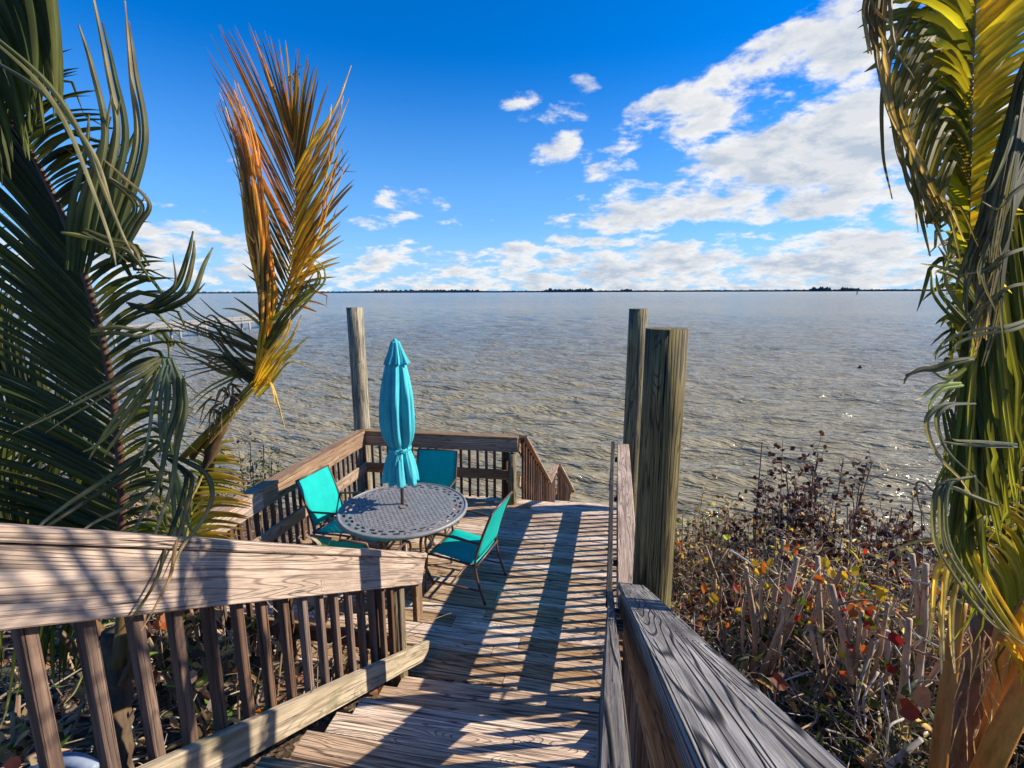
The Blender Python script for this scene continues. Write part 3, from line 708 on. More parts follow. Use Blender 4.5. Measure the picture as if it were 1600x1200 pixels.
def trunk_mesh(root, pts, rad, col, fib=True):
    m = MB(); c = catmull(pts, 24); N = len(c)
    R0 = [rad[0]+(rad[1]-rad[0])*i/(N-1)+.008*math.sin(i*2.2) for i in range(N)]
    m.tube(c, R0, 18, [jit(col, .25) for _ in range(N)], rough=.06); return m.build('trunk', M_BARK, root, True)

# --- left palm
def left_palm():
    D = 2.35; base = P(170, 1230, D)
    root = empty('palm_tree', P(175, 1215, D), 'large dark green coconut palm at the left edge rising behind the stair railing', 'palm tree')
    trunk_mesh(root, [P(176, 1330, D), P(178, 1130, D), P(184, 985, D)], (.085, .06), (.15, .10, .06))
    def g1(t): c = lerpc((.016, .026, .006), GREEN, rng.random()); return (c, lerpc(c, YG, .35*rng.random()))
    rach = [P(188, 1000, 2.3), P(190, 860, 2.25), P(186, 700, 2.15), P(162, 540, 2.05), P(115, 380, 1.95), P(58, 255, 1.9), P(-5, 160, 1.85)]
    frond(root, rach, [
        dict(tips=[P(-60, 900, 2.2), P(-110, 720, 2.2), P(-130, 500, 2.1), P(-120, 280, 2.0), P(-110, 90, 1.9), P(-110, -60, 1.9), P(-90, -140, 1.85)], n=110, width=.034, colf=g1, sag=.05, lead=.08, tilt=1.4, out=.02, jit=.025, span=(.06, 1), fold=.5),
        dict(tips=[P(250, 940, 2.2), P(268, 800, 2.1), P(292, 640, 2.0), P(278, 470, 1.95), P(215, 330, 1.9), P(190, 210, 1.85), P(90, 50, 1.8)], n=96, width=.032, colf=g1, sag=-.04, lead=.28, tilt=1.5, out=.06, jit=.035, curl=.5, span=(.06, 1), fold=.5)],
        rr=(.021, .008), petcol=(.11, .055, .035))
    # second frond behind it, arching low to the left
    rach2 = [P(175, 960, 2.45), P(120, 760, 2.6), P(20, 640, 2.6), P(-140, 560, 2.6)]
    frond(root, rach2, [
        dict(tips=[P(150, 900, 2.5), P(0, 900, 2.5), P(-120, 840, 2.5), P(-260, 700, 2.5)], n=46, width=.038, colf=g1, sag=.06, lead=.3, tilt=1.4, jit=.05, fold=.4),
        dict(tips=[P(210, 720, 2.5), P(120, 560, 2.6), P(0, 420, 2.6), P(-160, 380, 2.5)], n=46, width=.036, colf=g1, sag=.04, lead=.3, tilt=1.4, jit=.05, fold=.4)], petcol=(.10, .08, .03))
    rach3 = [P(170, 1000, 2.5), P(60, 860, 2.35), P(-60, 800, 2.2), P(-220, 790, 2.1)]
    frond(root, rach3, [
        dict(tips=[P(200, 760, 2.4), P(60, 690, 2.3), P(-60, 640, 2.2), P(-260, 650, 2.1)], n=50, width=.042, colf=g1, sag=.08, lead=.2, tilt=1.2, jit=.05, fold=.3),
        dict(tips=[P(120, 1080, 2.4), P(20, 1060, 2.4), P(-60, 1000, 2.3), P(-260, 900, 2.2)], n=44, width=.036, colf=g1, sag=.1, lead=.2, tilt=1.2, jit=.05, fold=.3)], petcol=(.10, .08, .03))
    rach4 = [P(150, 980, 2.6), P(30, 700, 2.9), P(-40, 520, 3.0), P(-120, 380, 3.0)]
    frond(root, rach4, [
        dict(tips=[P(60, 880, 2.8), P(-60, 700, 2.9), P(-120, 500, 3), P(-200, 300, 3)], n=40, width=.045, colf=lambda t: (YG, (.12, .2, .02)), sag=.1, lead=.2, tilt=1.0, jit=.06),
        dict(tips=[P(190, 860, 2.8), P(110, 600, 2.9), P(60, 420, 3), P(-40, 260, 3)], n=40, width=.042, colf=g1, sag=.0, lead=.3, tilt=1.0, jit=.06)], petcol=(.10, .08, .03))
    # top left frond crossing the corner
    rach5 = [P(-190, 60, 1.8), P(-100, 40, 1.75), P(-20, -30, 1.7), P(40, -120, 1.7)]
    frond(root, rach5, [dict(tips=[P(-60, 300, 1.7), P(25, 260, 1.7), P(60, 180, 1.65), P(92, 165, 1.65)], n=30, width=.050, colf=g1, sag=.02, lead=.2, tilt=.7, jit=.03, fold=.25)], petcol=(.10, .08, .03))
    V3 = Vector
    # broad single leaflets seen against the sky and over the rail
    ribbons(root, [
        ([(150, 395, 1.8), (168, 330, 1.78), (196, 215, 1.78), (180, 110, 1.78), (155, -20, 1.78)], .15, (.05, .075, .018), (.03, .05, .015), V3((.2, 0, .1)), .3),
        ([(178, 410, 1.8), (205, 355, 1.79), (222, 318, 1.78), (175, 275, 1.76), (120, 235, 1.76)], .06, (.04, .06, .02), GREY),
        ([(120, 425, 1.8), (135, 330, 1.78), (160, 240, 1.78), (175, 150, 1.76)], .12, (.03, .05, .015), (.03, .05, .015)),
        ([(-20, 50, 1.6), (60, 120, 1.6), (110, 190, 1.62), (150, 280, 1.65), (185, 365, 1.66), (200, 395, 1.68)], .040, GREY, (.16, .18, .10)),
        ([(-20, 88, 1.6), (50, 130, 1.6), (100, 175, 1.62), (150, 245, 1.65), (178, 330, 1.66)], .032, (.07, .09, .05), GREY),
        ([(235, 485, 1.9), (262, 470, 1.9), (290, 450, 1.9), (308, 405, 1.9), (320, 375, 1.9)], .085, (.045, .065, .018), DGREEN, V3((.2, 0, .4)), .2),
        ([(200, 475, 1.9), (240, 480, 1.88), (285, 455, 1.88), (300, 415, 1.88)], .05, DGREEN, DGREEN),
        ([(130, 360, 1.75), (170, 378, 1.74), (200, 385, 1.74), (222, 405, 1.74), (238, 425, 1.75)], .045, GREY, GREY),
        ([(95, 362, 1.75), (130, 368, 1.74), (165, 380, 1.74), (200, 410, 1.74)], .028, (.25, .26, .06), GREY),
        ([(140, 520, 1.75), (180, 515, 1.74), (215, 522, 1.74), (248, 515, 1.75)], .038, GREY, (.2, .2, .1)),
        ([(252, 560, 1.8), (215, 580, 1.75), (150, 615, 1.72), (95, 645, 1.72), (45, 672, 1.72)], .050, GREY, (.32, .28, .08), V3((.1, 0, .8)), .0),
        ([(250, 575, 1.8), (215, 620, 1.75), (180, 670, 1.72), (158, 700, 1.72), (143, 720, 1.72)], .055, GREY, (.35, .30, .06), V3((.1, 0, .6)), .1),
        ([(262, 570, 1.8), (250, 620, 1.77), (246, 680, 1.75), (243, 725, 1.75)], .050, (.10, .14, .10), (.2, .2, .08), V3((.1, 0, .4)), .1),
        ([(262, 560, 1.82), (275, 610, 1.8), (266, 670, 1.78), (255, 720, 1.78)], .065, (.10, .13, .08), GREY),
        ([(282, 590, 1.8), (284, 640, 1.8), (270, 690, 1.76), (255, 760, 1.7), (225, 820, 1.6), (195, 880, 1.52)], .042, (.05, .07, .03), (.14, .14, .07), V3((.3, 0, .3)), .3),
        ([(250, 690, 1.8), (200, 730, 1.75), (150, 765, 1.7), (110, 790, 1.68), (66, 820, 1.64), (60, 850, 1.62)], .040, (.06, .075, .03), (.12, .10, .05), V3((.1, 0, .6)), .1),
        ([(245, 705, 1.8), (195, 745, 1.75), (140, 780, 1.7), (85, 815, 1.66)], .03, (.06, .075, .03), (.18, .14, .06)),
        ([(262, 710, 1.8), (290, 720, 1.75), (322, 740, 1.72), (332, 775, 1.7), (315, 815, 1.66), (285, 855, 1.6), (268, 895, 1.56)], .030, DGREEN, (.07, .07, .03)),
        ([(262, 715, 1.8), (288, 735, 1.75), (296, 750, 1.72), (285, 800, 1.66), (268, 850, 1.58), (258, 900, 1.52), (232, 950, 1.46), (205, 990, 1.42)], .034, DGREEN, (.05, .05, .03)),
        ([(240, 760, 1.8), (200, 790, 1.75), (150, 815, 1.7), (120, 835, 1.66)], .024, (.08, .08, .04), TAN),
        ([(270, 735, 1.8), (280, 780, 1.78), (288, 830, 1.74), (300, 850, 1.72)], .05, (.08, .11, .05), YG),
        ([(26, 985, 1.5), (20, 1050, 1.5), (10, 1110, 1.5), (-5, 1150, 1.5)], .014, YG, TAN), ([(45, 985, 1.5), (40, 1040, 1.5), (25, 1090, 1.5)], .012, YG, TAN),
        ([(138, 985, 1.55), (140, 1020, 1.5), (120, 1075, 1.48), (100, 1100, 1.46)], .012, YG, TAN)])
    # fibrous sheath and old petioles at the top of the trunk
    m = MB()
    for a, b, r0 in (((176, 1050, 2.36), (60, 900, 2.5), .03), ((186, 1040, 2.3), (192, 850, 2.26), .034), ((180, 1040, 2.4), (120, 930, 2.5), .028), ((170, 1080, 2.3), (90, 985, 2.2), .024), ((190, 1070, 2.3), (225, 960, 2.3), .018)):
        m.tube(bez(P(*a), P((a[0]+b[0])/2+8, (a[1]+b[1])/2, a[2]), P(*b), 8), [r0*(1-.4*i/8) for i in range(9)], 9, jit((.16, .09, .04), .3))
    m.build('old_stalk', M_PETIOLE, root, True)
left_palm()

# --- young windblown palm in the centre left
def centre_palm():
    D = 3.0; root = empty('palm_tree', P(330, 800, 3.3), 'young wind-bent palm with orange and yellow fan frond standing against the sky', 'palm tree')
    trunk_mesh(root, [P(300, 960, 3.3), P(312, 800, 3.2), P(336, 690, 3.1), P(372, 620, 3.0)], (.05, .03), (.16, .10, .05))
    rach = [P(395, 585, 3), P(418, 520, 3), P(438, 475, 3), P(456, 425, 3.02), P(463, 380, 3.05), P(464, 320, 3.1), P(461, 250, 3.15), P(457, 200, 3.2)]
    def cl(t):
        k = rng.random(); c = lerpc((.09, .06, .015), (.62, .27, .02), k*.85) if t > .45 else lerpc((.03, .035, .012), (.16, .12, .02), k*k)
        return (c, lerpc(c, (.16, .07, .02), .7))
    def cr(t):
        k = rng.random(); c = lerpc((.06, .05, .012), (.55, .30, .02), k*k); return (c, lerpc(c, (.2, .09, .02), .6))
    frond(root, rach, [
        dict(tips=[P(375, 430, 2.9), P(385, 330, 2.9), P(365, 235, 2.95), P(345, 160, 3.0), P(330, 100, 3.05), P(338, 50, 3.1), P(368, 42, 3.15), P(405, 48, 3.2), P(438, 62, 3.25)], n=40, width=.024, face=SUN_DIR*.9, colf=cl, sag=-.01, lead=.10, tilt=.3, out=-.03, jit=.03, span=(.28, 1), fold=.5, wf=lambda t: 1.2-.3*t),
        dict(tips=[P(505, 480, 2.9), P(535, 390, 2.9), P(548, 300, 2.95), P(545, 240, 3.0), P(525, 165, 3.05), P(500, 110, 3.1), P(475, 85, 3.15), P(455, 72, 3.2)], n=46, width=.027, face=SUN_DIR*-.6, colf=cr, sag=-.03, lead=.16, tilt=.3, out=.0, jit=.035, span=(.28, 1), fold=.5, curl=.15)],
        rr=(.014, .004), petcol=(.28, .22, .06))
    # left side leaflets folded together: the orange curtain
    items = []
    for i in range(16):
        t = i/15; x0 = 420+8*math.sin(i*2); y0 = 540-i*12
        items.append(([(415+t*18, 560-t*95, 2.98), (412+t*8, 480-t*70, 2.94), (400+rng.uniform(-8, 18), 380-t*60, 2.92), (375+t*10+rng.uniform(-6, 16), 270-t*50, 2.95), (345+t*16+rng.uniform(-8, 10), 170-t*40, 3.0)], rng.uniform(.03, .05), lerpc((.62, .28, .015), (.5, .34, .03), rng.random()) if i % 4 else (.06, .05, .015), (.5, .2, .02) if i % 2 else BRN, Vector((.9, .3, .5))))
    for k in range(9):                     # outer gold leaflets hanging down the right edge
        y = 470-k*26; items.append(([(448+k*1.5, y+10, 2.98), (472+k*2, y-42, 2.94), (500+k*3, y-95, 2.92), (520+k*3+rng.uniform(-8, 8), y-160, 2.95)], rng.uniform(.03, .055), lerpc((.10, .09, .015), YEL, rng.random()), ORG if k % 2 else (.5, .3, .02)))
    items += [([(425, 500, 2.95), (470, 468, 2.92), (500, 440, 2.9), (497, 415, 2.9), (470, 400, 2.9)], .05, YG, (.3, .25, .03)),
              ([(415, 545, 2.95), (440, 505, 2.9), (470, 470, 2.9), (500, 430, 2.9)], .07, (.05, .06, .015), (.10, .09, .02)),
              ([(400, 600, 2.98), (420, 560, 2.92), (450, 520, 2.9), (462, 480, 2.9)], .065, YEL, (.4, .22, .02)),
              ([(398, 610, 2.98), (425, 575, 2.92), (455, 545, 2.9), (475, 518, 2.9)], .065, YEL, YG),
              ([(400, 620, 2.98), (425, 590, 2.92), (445, 560, 2.9), (462, 555, 2.9)], .060, (.35, .28, .03), YEL),
              ([(405, 595, 3.0), (412, 540, 2.96), (420, 480, 2.94), (418, 400, 2.94), (405, 330, 2.95)], .075, YEL, ORG),
              ([(410, 600, 3.0), (425, 540, 2.96), (445, 500, 2.94), (462, 450, 2.94)], .06, (.35, .25, .03), YG),
              ([(412, 590, 2.98), (424, 600, 2.92), (434, 628, 2.9), (445, 668, 2.9)], .030, YEL, TAN), ([(410, 588, 2.98), (420, 592, 2.92), (428, 615, 2.9), (430, 640, 2.9)], .022, YEL, TAN)]
    dk = (.045, .045, .015)
    for pts, wd, c0, c1 in [
        ([(420, 545, 3), (370, 520, 2.98), (315, 500, 2.96), (280, 478, 2.95)], .05, dk, dk), ([(418, 555, 3), (350, 530, 2.98), (290, 510, 2.96), (245, 492, 2.95)], .055, dk, BRN),
        ([(415, 570, 3), (350, 560, 2.98), (300, 545, 2.96), (255, 520, 2.95)], .055, (.09, .07, .02), dk), ([(412, 560, 3), (370, 510, 2.98), (340, 490, 2.96), (312, 465, 2.95)], .03, dk, BRN),
        ([(415, 575, 3), (370, 545, 2.98), (330, 500, 2.96), (300, 508, 2.95)], .045, dk, dk), ([(410, 590, 3), (365, 570, 2.98), (320, 575, 2.96), (282, 582, 2.95)], .05, (.08, .06, .02), BRN),
        ([(408, 600, 3), (370, 570, 2.98), (335, 530, 2.96), (298, 508, 2.95)], .05, dk, dk), ([(425, 525, 3), (400, 495, 2.98), (375, 478, 2.96), (348, 468, 2.95)], .045, (.25, .2, .03), dk),
        ([(400, 605, 3), (385, 582, 2.98), (350, 595, 2.96), (318, 612, 2.95), (286, 638, 2.95)], .035, dk, YG),
        ([(400, 602, 3), (370, 575, 2.98), (345, 555, 2.96), (320, 560, 2.95)], .06, dk, dk), ([(395, 590, 3), (350, 580, 2.98), (310, 560, 2.96), (270, 548, 2.95)], .05, (.08, .06, .02), BRN)]:
        items.append((pts, wd, c0, c1))
    ribbons(root, items, 'loose_leaflets')
    m = MB()                                # petiole bundle
    for a, b, c, r0, col in (((285, 715, 3.05), (345, 655, 3), (402, 590, 3), .020, (.42, .27, .03)), ((300, 705, 3.05), (362, 645, 2.98), (410, 595, 3), .016, (.5, .36, .05)), ((318, 700, 3.05), (370, 640, 2.98), (412, 590, 3), .014, (.36, .24, .04)), ((300, 715, 3.1), (350, 640, 3.05), (395, 600, 3.02), .02, (.14, .09, .04))):
        m.tube(bez(P(*a), P(*b), P(*c), 10), [r0*(1-.3*i/10) for i in range(11)], 8, col)
    m.build('stalk_bundle', M_PETIOLE, root, True)
    items = []
    for k in range(22):                     # frayed brown fibres
        x = 340+rng.uniform(-10, 45); y = 650-abs(x-340)*.9+rng.uniform(-25, 15)
        items.append(([(x, y, 3.02), (x-rng.uniform(0, 25), y+rng.uniform(-20, 20), 3), (x-rng.uniform(5, 40), y+rng.uniform(10, 50), 2.98)], .02, (.04, .03, .02), BRN))
    ribbons(root, items, 'frayed_sheath')
    # low green-yellow frond over the deck railing
    rach = [P(268, 860, 3.0), P(290, 800, 3.05), P(318, 740, 3.1), P(338, 690, 3.15)]
    frond(root, rach, [
        dict(tips=[P(375, 850, 3.0), P(392, 800, 3.05), P(385, 750, 3.1), P(362, 690, 3.15)], n=22, width=.042, colf=lambda t: (lerpc(YG, YEL, rng.random()*.5), lerpc((.3, .16, .02), BRN, rng.random())), sag=.02, lead=.12, tilt=1.2, jit=.02, fold=.4),
        dict(tips=[P(240, 880, 3.0), P(262, 780, 3.05), P(285, 730, 3.1), P(322, 680, 3.15)], n=20, width=.036, colf=lambda t: (YG, YG), sag=.0, lead=.3, tilt=1.2, jit=.02, fold=.4)], petcol=(.35, .28, .08))
    frond(root, [P(262, 900, 2.7), P(285, 860, 2.7), P(300, 800, 2.75)], [
        dict(tips=[P(330, 900, 2.7), P(345, 850, 2.7), P(325, 770, 2.75)], n=12, width=.035, colf=lambda t: (YG, BRN), sag=.0, lead=.2, tilt=1, jit=.02),
        dict(tips=[P(215, 860, 2.7), P(240, 800, 2.7), P(285, 760, 2.75)], n=12, width=.035, colf=lambda t: (GREEN, YG), sag=.0, lead=.2, tilt=1, jit=.02)], petcol=(.35, .28, .08))
centre_palm()

# --- right palm
def right_palm():
    root = empty('palm_tree', P(1530, 1260, 2.2), 'tall right-hand palm with orange stalks and backlit yellow green fronds', 'palm tree')
    trunk_mesh(root, [P(1500, 1420, 2.35), P(1520, 1200, 2.3), P(1548, 1020, 2.28), P(1575, 900, 2.3)], (.11, .07), (.20, .115, .06))
    def gy(t):
        k = rng.random(); c = lerpc(GREEN, (.13, .13, .012), max(0, (t-.35)*1.3)*k); return (c, lerpc(c, YG, .3*k))
    rach = [P(1500, 700, 1.95), P(1506, 540, 1.9), P(1508, 400, 1.85), P(1512, 250, 1.8), P(1516, 120, 1.78), P(1522, -40, 1.75), P(1520, -160, 1.75)]
    frond(root, rach, [  # yellow backlit glow is mixed into the leaflet colours of both sides
        dict(tips=[P(1470, 560, 1.8), P(1478, 430, 1.75), P(1440, 280, 1.7), P(1385, 150, 1.65), P(1350, 20, 1.6), P(1350, -120, 1.6), P(1430, -260, 1.6)], n=62, width=.050, colf=lambda t: (lerpc((.06, .075, .01), (.45, .40, .02), rng.random()**1.2), (.10, .11, .015)), sag=.06, lead=.30, tilt=.4, out=.02, jit=.03, span=(.12, 1), fold=.25, face=SUN_DIR*-1.0),
        dict(tips=[P(1560, 470, 1.8), P(1620, 260, 1.8), P(1650, 120, 1.8), P(1680, -40, 1.75), P(1690, -160, 1.75), P(1640, -300, 1.75)], n=50, width=.048, colf=lambda t: (lerpc((.22, .20, .015), (.62, .42, .015), rng.random()), (.40, .34, .02)), sag=.0, lead=.22, tilt=.3, out=.0, jit=.03, span=(.30, 1), fold=.15, face=SUN_DIR*-1.3)],
        rr=(.017, .007), petcol=(.28, .15, .07))
    # broad leaflets drooping along the left outline
    items = []
    for k in range(13):
        t = k/12; x0 = 1512; y0 = 30+t*260
        xe = 1395+t*95+rng.uniform(-10, 10); ye = 250+t*160+rng.uniform(-30, 30)
        items.append(([(x0, y0, 1.78), (1445+t*40, y0-40, 1.7), (1385+t*70, y0+55, 1.62), (xe-10, ye-60, 1.6), (xe+15, ye+20, 1.62)], rng.uniform(.035, .06), lerpc((.06, .07, .012), (.16, .13, .012), rng.random()), lerpc((.03, .04, .012), (.14, .10, .02), rng.random()), Vector((-.2, 0, .2))))
    for k in range(5):
        items.append(([(1500, -60-k*30, 1.76), (1400, -80-k*10, 1.66), (1358+k*6, 0+k*12, 1.6), (1375+k*6, 70+k*14, 1.58)], .07, (.09, .07, .015), (.10, .07, .015)))
    for k in range(16):                    # right half, hanging from out of frame down past the stalk
        t = k/15; x = 1620-t*10
        items.append(([(1640, 40+t*180, 1.8), (1600-t*20, 120+t*200, 1.72), (1570-t*20+rng.uniform(-12, 12), 240+t*200, 1.68), (1535+rng.uniform(-18, 25), 350+t*150, 1.66), (1515+rng.uniform(-15, 25), 420+t*160, 1.66)], rng.uniform(.035, .06), lerpc((.10, .09, .03), (.05, .065, .015), rng.random()), (.09, .08, .04)))
    ribbons(root, items, 'drooping_leaflets')
    # second frond arching down the right side, leaflets hanging
    rach2 = [P(1590, 900, 2.05), P(1640, 640, 2.0), P(1640, 420, 1.95), P(1600, 290, 1.9), P(1550, 330, 1.85), P(1520, 520, 1.8), P(1508, 720, 1.78)]
    def gg(t): c = lerpc(GREEN, (.13, .13, .02), rng.random()**2); return (c, lerpc(c, YG, rng.random()*.8))
    frond(root, rach2, [
        dict(tips=[P(1570, 1080, 2.0), P(1600, 940, 2.0), P(1590, 760, 1.9), P(1560, 640, 1.85), P(1520, 640, 1.8), P(1490, 800, 1.75), P(1500, 960, 1.75)], n=84, width=.032, colf=gg, sag=.08, lead=.15, tilt=.4, jit=.05, curl=.4, fold=.3, span=(.1, 1)),
        dict(tips=[P(1640, 1050, 2.0), P(1690, 850, 2.0), P(1700, 700, 1.9), P(1640, 620, 1.85), P(1580, 760, 1.8), P(1545, 820, 1.75), P(1530, 960, 1.75)], n=84, width=.032, colf=gg, sag=.08, lead=.15, tilt=.4, jit=.05, curl=.4, fold=.3, span=(.1, 1))], petcol=(.16, .16, .06))
    rach3 = [P(1570, 920, 2.1), P(1560, 760, 2.1), P(1540, 600, 2.1), P(1520, 450, 2.1), P(1500, 330, 2.1)]
    frond(root, rach3, [
        dict(tips=[P(1500, 940, 2.0), P(1478, 780, 2.0), P(1470, 600, 2.0), P(1465, 450, 2.0), P(1470, 330, 2.0)], n=60, width=.034, colf=gg, sag=-.02, lead=.35, tilt=.8, jit=.04, curl=.5, fold=.3),
        dict(tips=[P(1640, 860, 2.0), P(1640, 700, 2.0), P(1620, 520, 2.0), P(1600, 400, 2.0), P(1560, 280, 2.0)], n=60, width=.034, colf=gg, sag=-.02, lead=.35, tilt=.8, jit=.04, curl=.4, fold=.3)], petcol=(.16, .12, .05))
    # yellow sunlit tips low down on the right
    frond(root, [P(1560, 1000, 2.0), P(1600, 930, 1.95), P(1660, 860, 1.9)], [
        dict(tips=[P(1600, 1120, 1.9), P(1630, 1060, 1.9), P(1690, 980, 1.85)], n=22, width=.03, colf=lambda t: (YEL, lerpc(YEL, YG, .5)), sag=.0, lead=.3, tilt=.6, jit=.04),
        dict(tips=[P(1500, 880, 1.9), P(1530, 820, 1.9), P(1600, 760, 1.85)], n=26, width=.034, colf=lambda t: (YG, YEL), sag=.05, lead=.3, tilt=.6, jit=.04)], petcol=(.42, .20, .04))
    G = GREY
    ribbons(root, [
        ([(1500, 350, 1.72), (1488, 370, 1.7), (1484, 388, 1.7), (1500, 395, 1.7), (1522, 388, 1.7)], .020, G, G),
        ([(1530, 470, 1.72), (1505, 430, 1.7), (1478, 415, 1.7), (1466, 404, 1.7)], .05, (.05, .07, .02), YG), ([(1518, 510, 1.72), (1490, 480, 1.7), (1470, 450, 1.7), (1466, 410, 1.7)], .06, (.06, .08, .02), YG),
        ([(1620, 495, 1.66), (1580, 510, 1.64), (1530, 518, 1.64), (1490, 535, 1.64), (1478, 560, 1.64)], .038, (.20, .21, .13), G, Vector((0, 0, 1))),
        ([(1620, 380, 1.66), (1575, 395, 1.64), (1540, 420, 1.64), (1500, 430, 1.64)], .030, G, G, Vector((0, 0, 1))), ([(1620, 440, 1.66), (1580, 445, 1.64), (1545, 470, 1.64), (1530, 480, 1.64)], .026, G, G, Vector((0, 0, 1))),
        ([(1620, 275, 1.66), (1585, 300, 1.64), (1560, 325, 1.64), (1535, 315, 1.64)], .022, G, G), ([(1590, 180, 1.62), (1575, 235, 1.6), (1550, 290, 1.6), (1530, 305, 1.6)], .018, (.25, .25, .16), G),
        ([(1520, 560, 1.72), (1490, 565, 1.7), (1465, 575, 1.7), (1440, 578, 1.7), (1418, 590, 1.7), (1412, 600, 1.7)], .034, (.10, .12, .05), DGREEN), ([(1510, 575, 1.72), (1480, 590, 1.7), (1450, 575, 1.7)], .03, YG, (.06, .08, .02)),
        ([(1505, 600, 1.72), (1470, 605, 1.7), (1445, 625, 1.7), (1432, 638, 1.7)], .035, (.30, .36, .12), (.45, .45, .25)),
        ([(1520, 630, 1.72), (1480, 632, 1.68), (1458, 650, 1.66), (1462, 680, 1.66), (1480, 710, 1.66), (1520, 745, 1.66), (1560, 790, 1.68)], .036, (.06, .08, .05), (.10, .12, .06)),
        ([(1520, 745, 1.7), (1480, 755, 1.66), (1470, 790, 1.64), (1476, 850, 1.64), (1520, 920, 1.64), (1570, 980, 1.66), (1620, 1010, 1.68)], .052, (.07, .085, .05), (.14, .14, .06)),
        ([(1590, 695, 1.7), (1540, 692, 1.68), (1500, 690, 1.67), (1478, 685, 1.67)], .036, (.16, .18, .13), G, Vector((0, 0, 1))), ([(1560, 790, 1.7), (1520, 775, 1.68), (1490, 762, 1.67), (1470, 770, 1.67)], .030, G, G),
        ([(1470, 780, 1.75), (1445, 755, 1.74), (1432, 758, 1.74), (1440, 800, 1.74), (1462, 825, 1.74)], .012, (.15, .14, .10), (.1, .1, .07)), ([(1466, 842, 1.75), (1435, 845, 1.74), (1405, 855, 1.74), (1385, 862, 1.74)], .016, (.28, .24, .06), TAN),
        ([(1485, 860, 1.75), (1470, 900, 1.7), (1462, 970, 1.7), (1455, 1030, 1.7)], .04, YEL, TAN), ([(1500, 880, 1.75), (1482, 940, 1.7), (1478, 1000, 1.7), (1476, 1050, 1.7)], .04, (.35, .27, .05), TAN),
        ([(1520, 860, 1.75), (1550, 920, 1.7), (1590, 990, 1.7), (1625, 1060, 1.7)], .04, (.5, .4, .03), YEL), ([(1500, 920, 1.75), (1540, 960, 1.7), (1590, 1010, 1.7)], .03, (.14, .14, .05), YG),
        ([(1480, 640, 1.85), (1500, 720, 1.8), (1520, 820, 1.8), (1560, 900, 1.8)], .055, (.04, .06, .02), GREEN)], 'loose_leaflets')
    # upper fronds arching over the walkway above the picture: they dapple the left railing
    for (ra3, t1, t2) in [([(1.55, 2.3, 3.6), (1.5, 2.0, 4.3), (1.25, 1.6, 4.75), (.9, 1.1, 4.9)], [(1.1, 2.1, 4.35), (.9, 1.8, 4.45), (.6, 1.4, 4.4), (.5, .9, 4.5)], [(2.0, 1.7, 4.3), (1.9, 1.3, 4.4), (1.5, .8, 4.5), (1.1, .6, 4.6)]),
                         ([(1.6, 2.2, 3.6), (1.75, 1.7, 4.3), (1.8, 1.0, 4.7), (1.7, .3, 4.7)], [(1.3, 1.9, 4.2), (1.2, 1.3, 4.35), (1.2, .6, 4.4), (1.3, -.1, 4.5)], [(2.3, 1.7, 4.1), (2.4, 1.1, 4.3), (2.3, .4, 4.3), (2.1, -.2, 4.4)])]:
        frond(root, [Vector(q) for q in ra3], [dict(tips=[Vector(q) for q in tt_], n=17, width=.032, colf=gg, sag=.05, lead=.2, tilt=.5, jit=.04) for tt_ in (t1, t2)], petcol=(.3, .2, .06), toward=Z)
    pets = [((1462, 1230, 2.15), (1478, 1080, 2.12), (1500, 940, 2.1), .034, .026, (.36, .15, .035)), ((1500, 1300, 2.1), (1560, 1150, 2.0), (1640, 1010, 1.95), .050, .038, (.46, .19, .03)),
            ((1530, 1180, 2.25), (1570, 970, 2.2), (1625, 800, 2.15), .046, .036, (.40, .18, .04)), ((1535, 1200, 2.2), (1570, 1080, 2.1), (1600, 990, 2.05), .03, .022, (.42, .22, .05))]
    for a, b, c, r0, r1, col in pets:
        m = MB(); m.tube(bez(P(*a), P(*b), P(*c), 14), [r0+(r1-r0)*i/14 for i in range(15)], 12, [jit(tuple(min(1,x*1.4) for x in col), .06) for _ in range(15)]); m.build('stalk', M_PETIOLE, root, True)
    items = []
    for k in range(26):
        x = rng.uniform(1500, 1580); y = rng.uniform(960, 1150)
        items.append(([(x, y, 2.12), (x+rng.uniform(-15, 15), y+25, 2.08), (x+rng.uniform(-25, 25), y+rng.uniform(40, 90), 2.08)], .012, (.25, .15, .08), TAN))
    ribbons(root, items, 'fibre_sheath', M_FROND)
right_palm()

# ------------------------------------------------------------------ shrubs and undergrowth
def leafdisc(m, c, r, nrm, col, shape=1.0, cup=.2):
    nrm = nrm.normalized(); a = nrm.orthogonal().normalized(); b = nrm.cross(a); th = rng.uniform(0, 6.28)
    a, b = a*math.cos(th)+b*math.sin(th), b*math.cos(th)-a*math.sin(th)
    n = 9; vs = [c]; gs = [(0, 0, 0)]
    o = rng.uniform(-20, 20)
    for i in range(n):
        t = 2*math.pi*i/n; rr_ = r*(1+.12*math.sin(2*t+o)+.14*math.sin(5*t+o*3)*math.sin(o*7))*(.55 if i == 0 else 1); vs.append(c+a*(rr_*math.cos(t))+b*(rr_*shape*math.sin(t))+nrm*(cup*rr_*abs(math.sin(t))))
    gs = [(v-c).to_tuple() for v in vs]; gs = [(g_[0]+o, g_[1], g_[2]) for g_ in gs]
    m.add(vs, [(0, 1+i, 1+(i+1) % n) for i in range(n)], gs, jit(col, .3), rng.random())
RED = (.30, .02, .012); MAR = (.055, .018, .014); LORG = (.60, .16, .02); LYEL = (.65, .42, .02); LGRN = (.10, .17, .02); DRY = (.50, .36, .21); STEM = (.33, .24, .15); PALE = (.52, .45, .36)
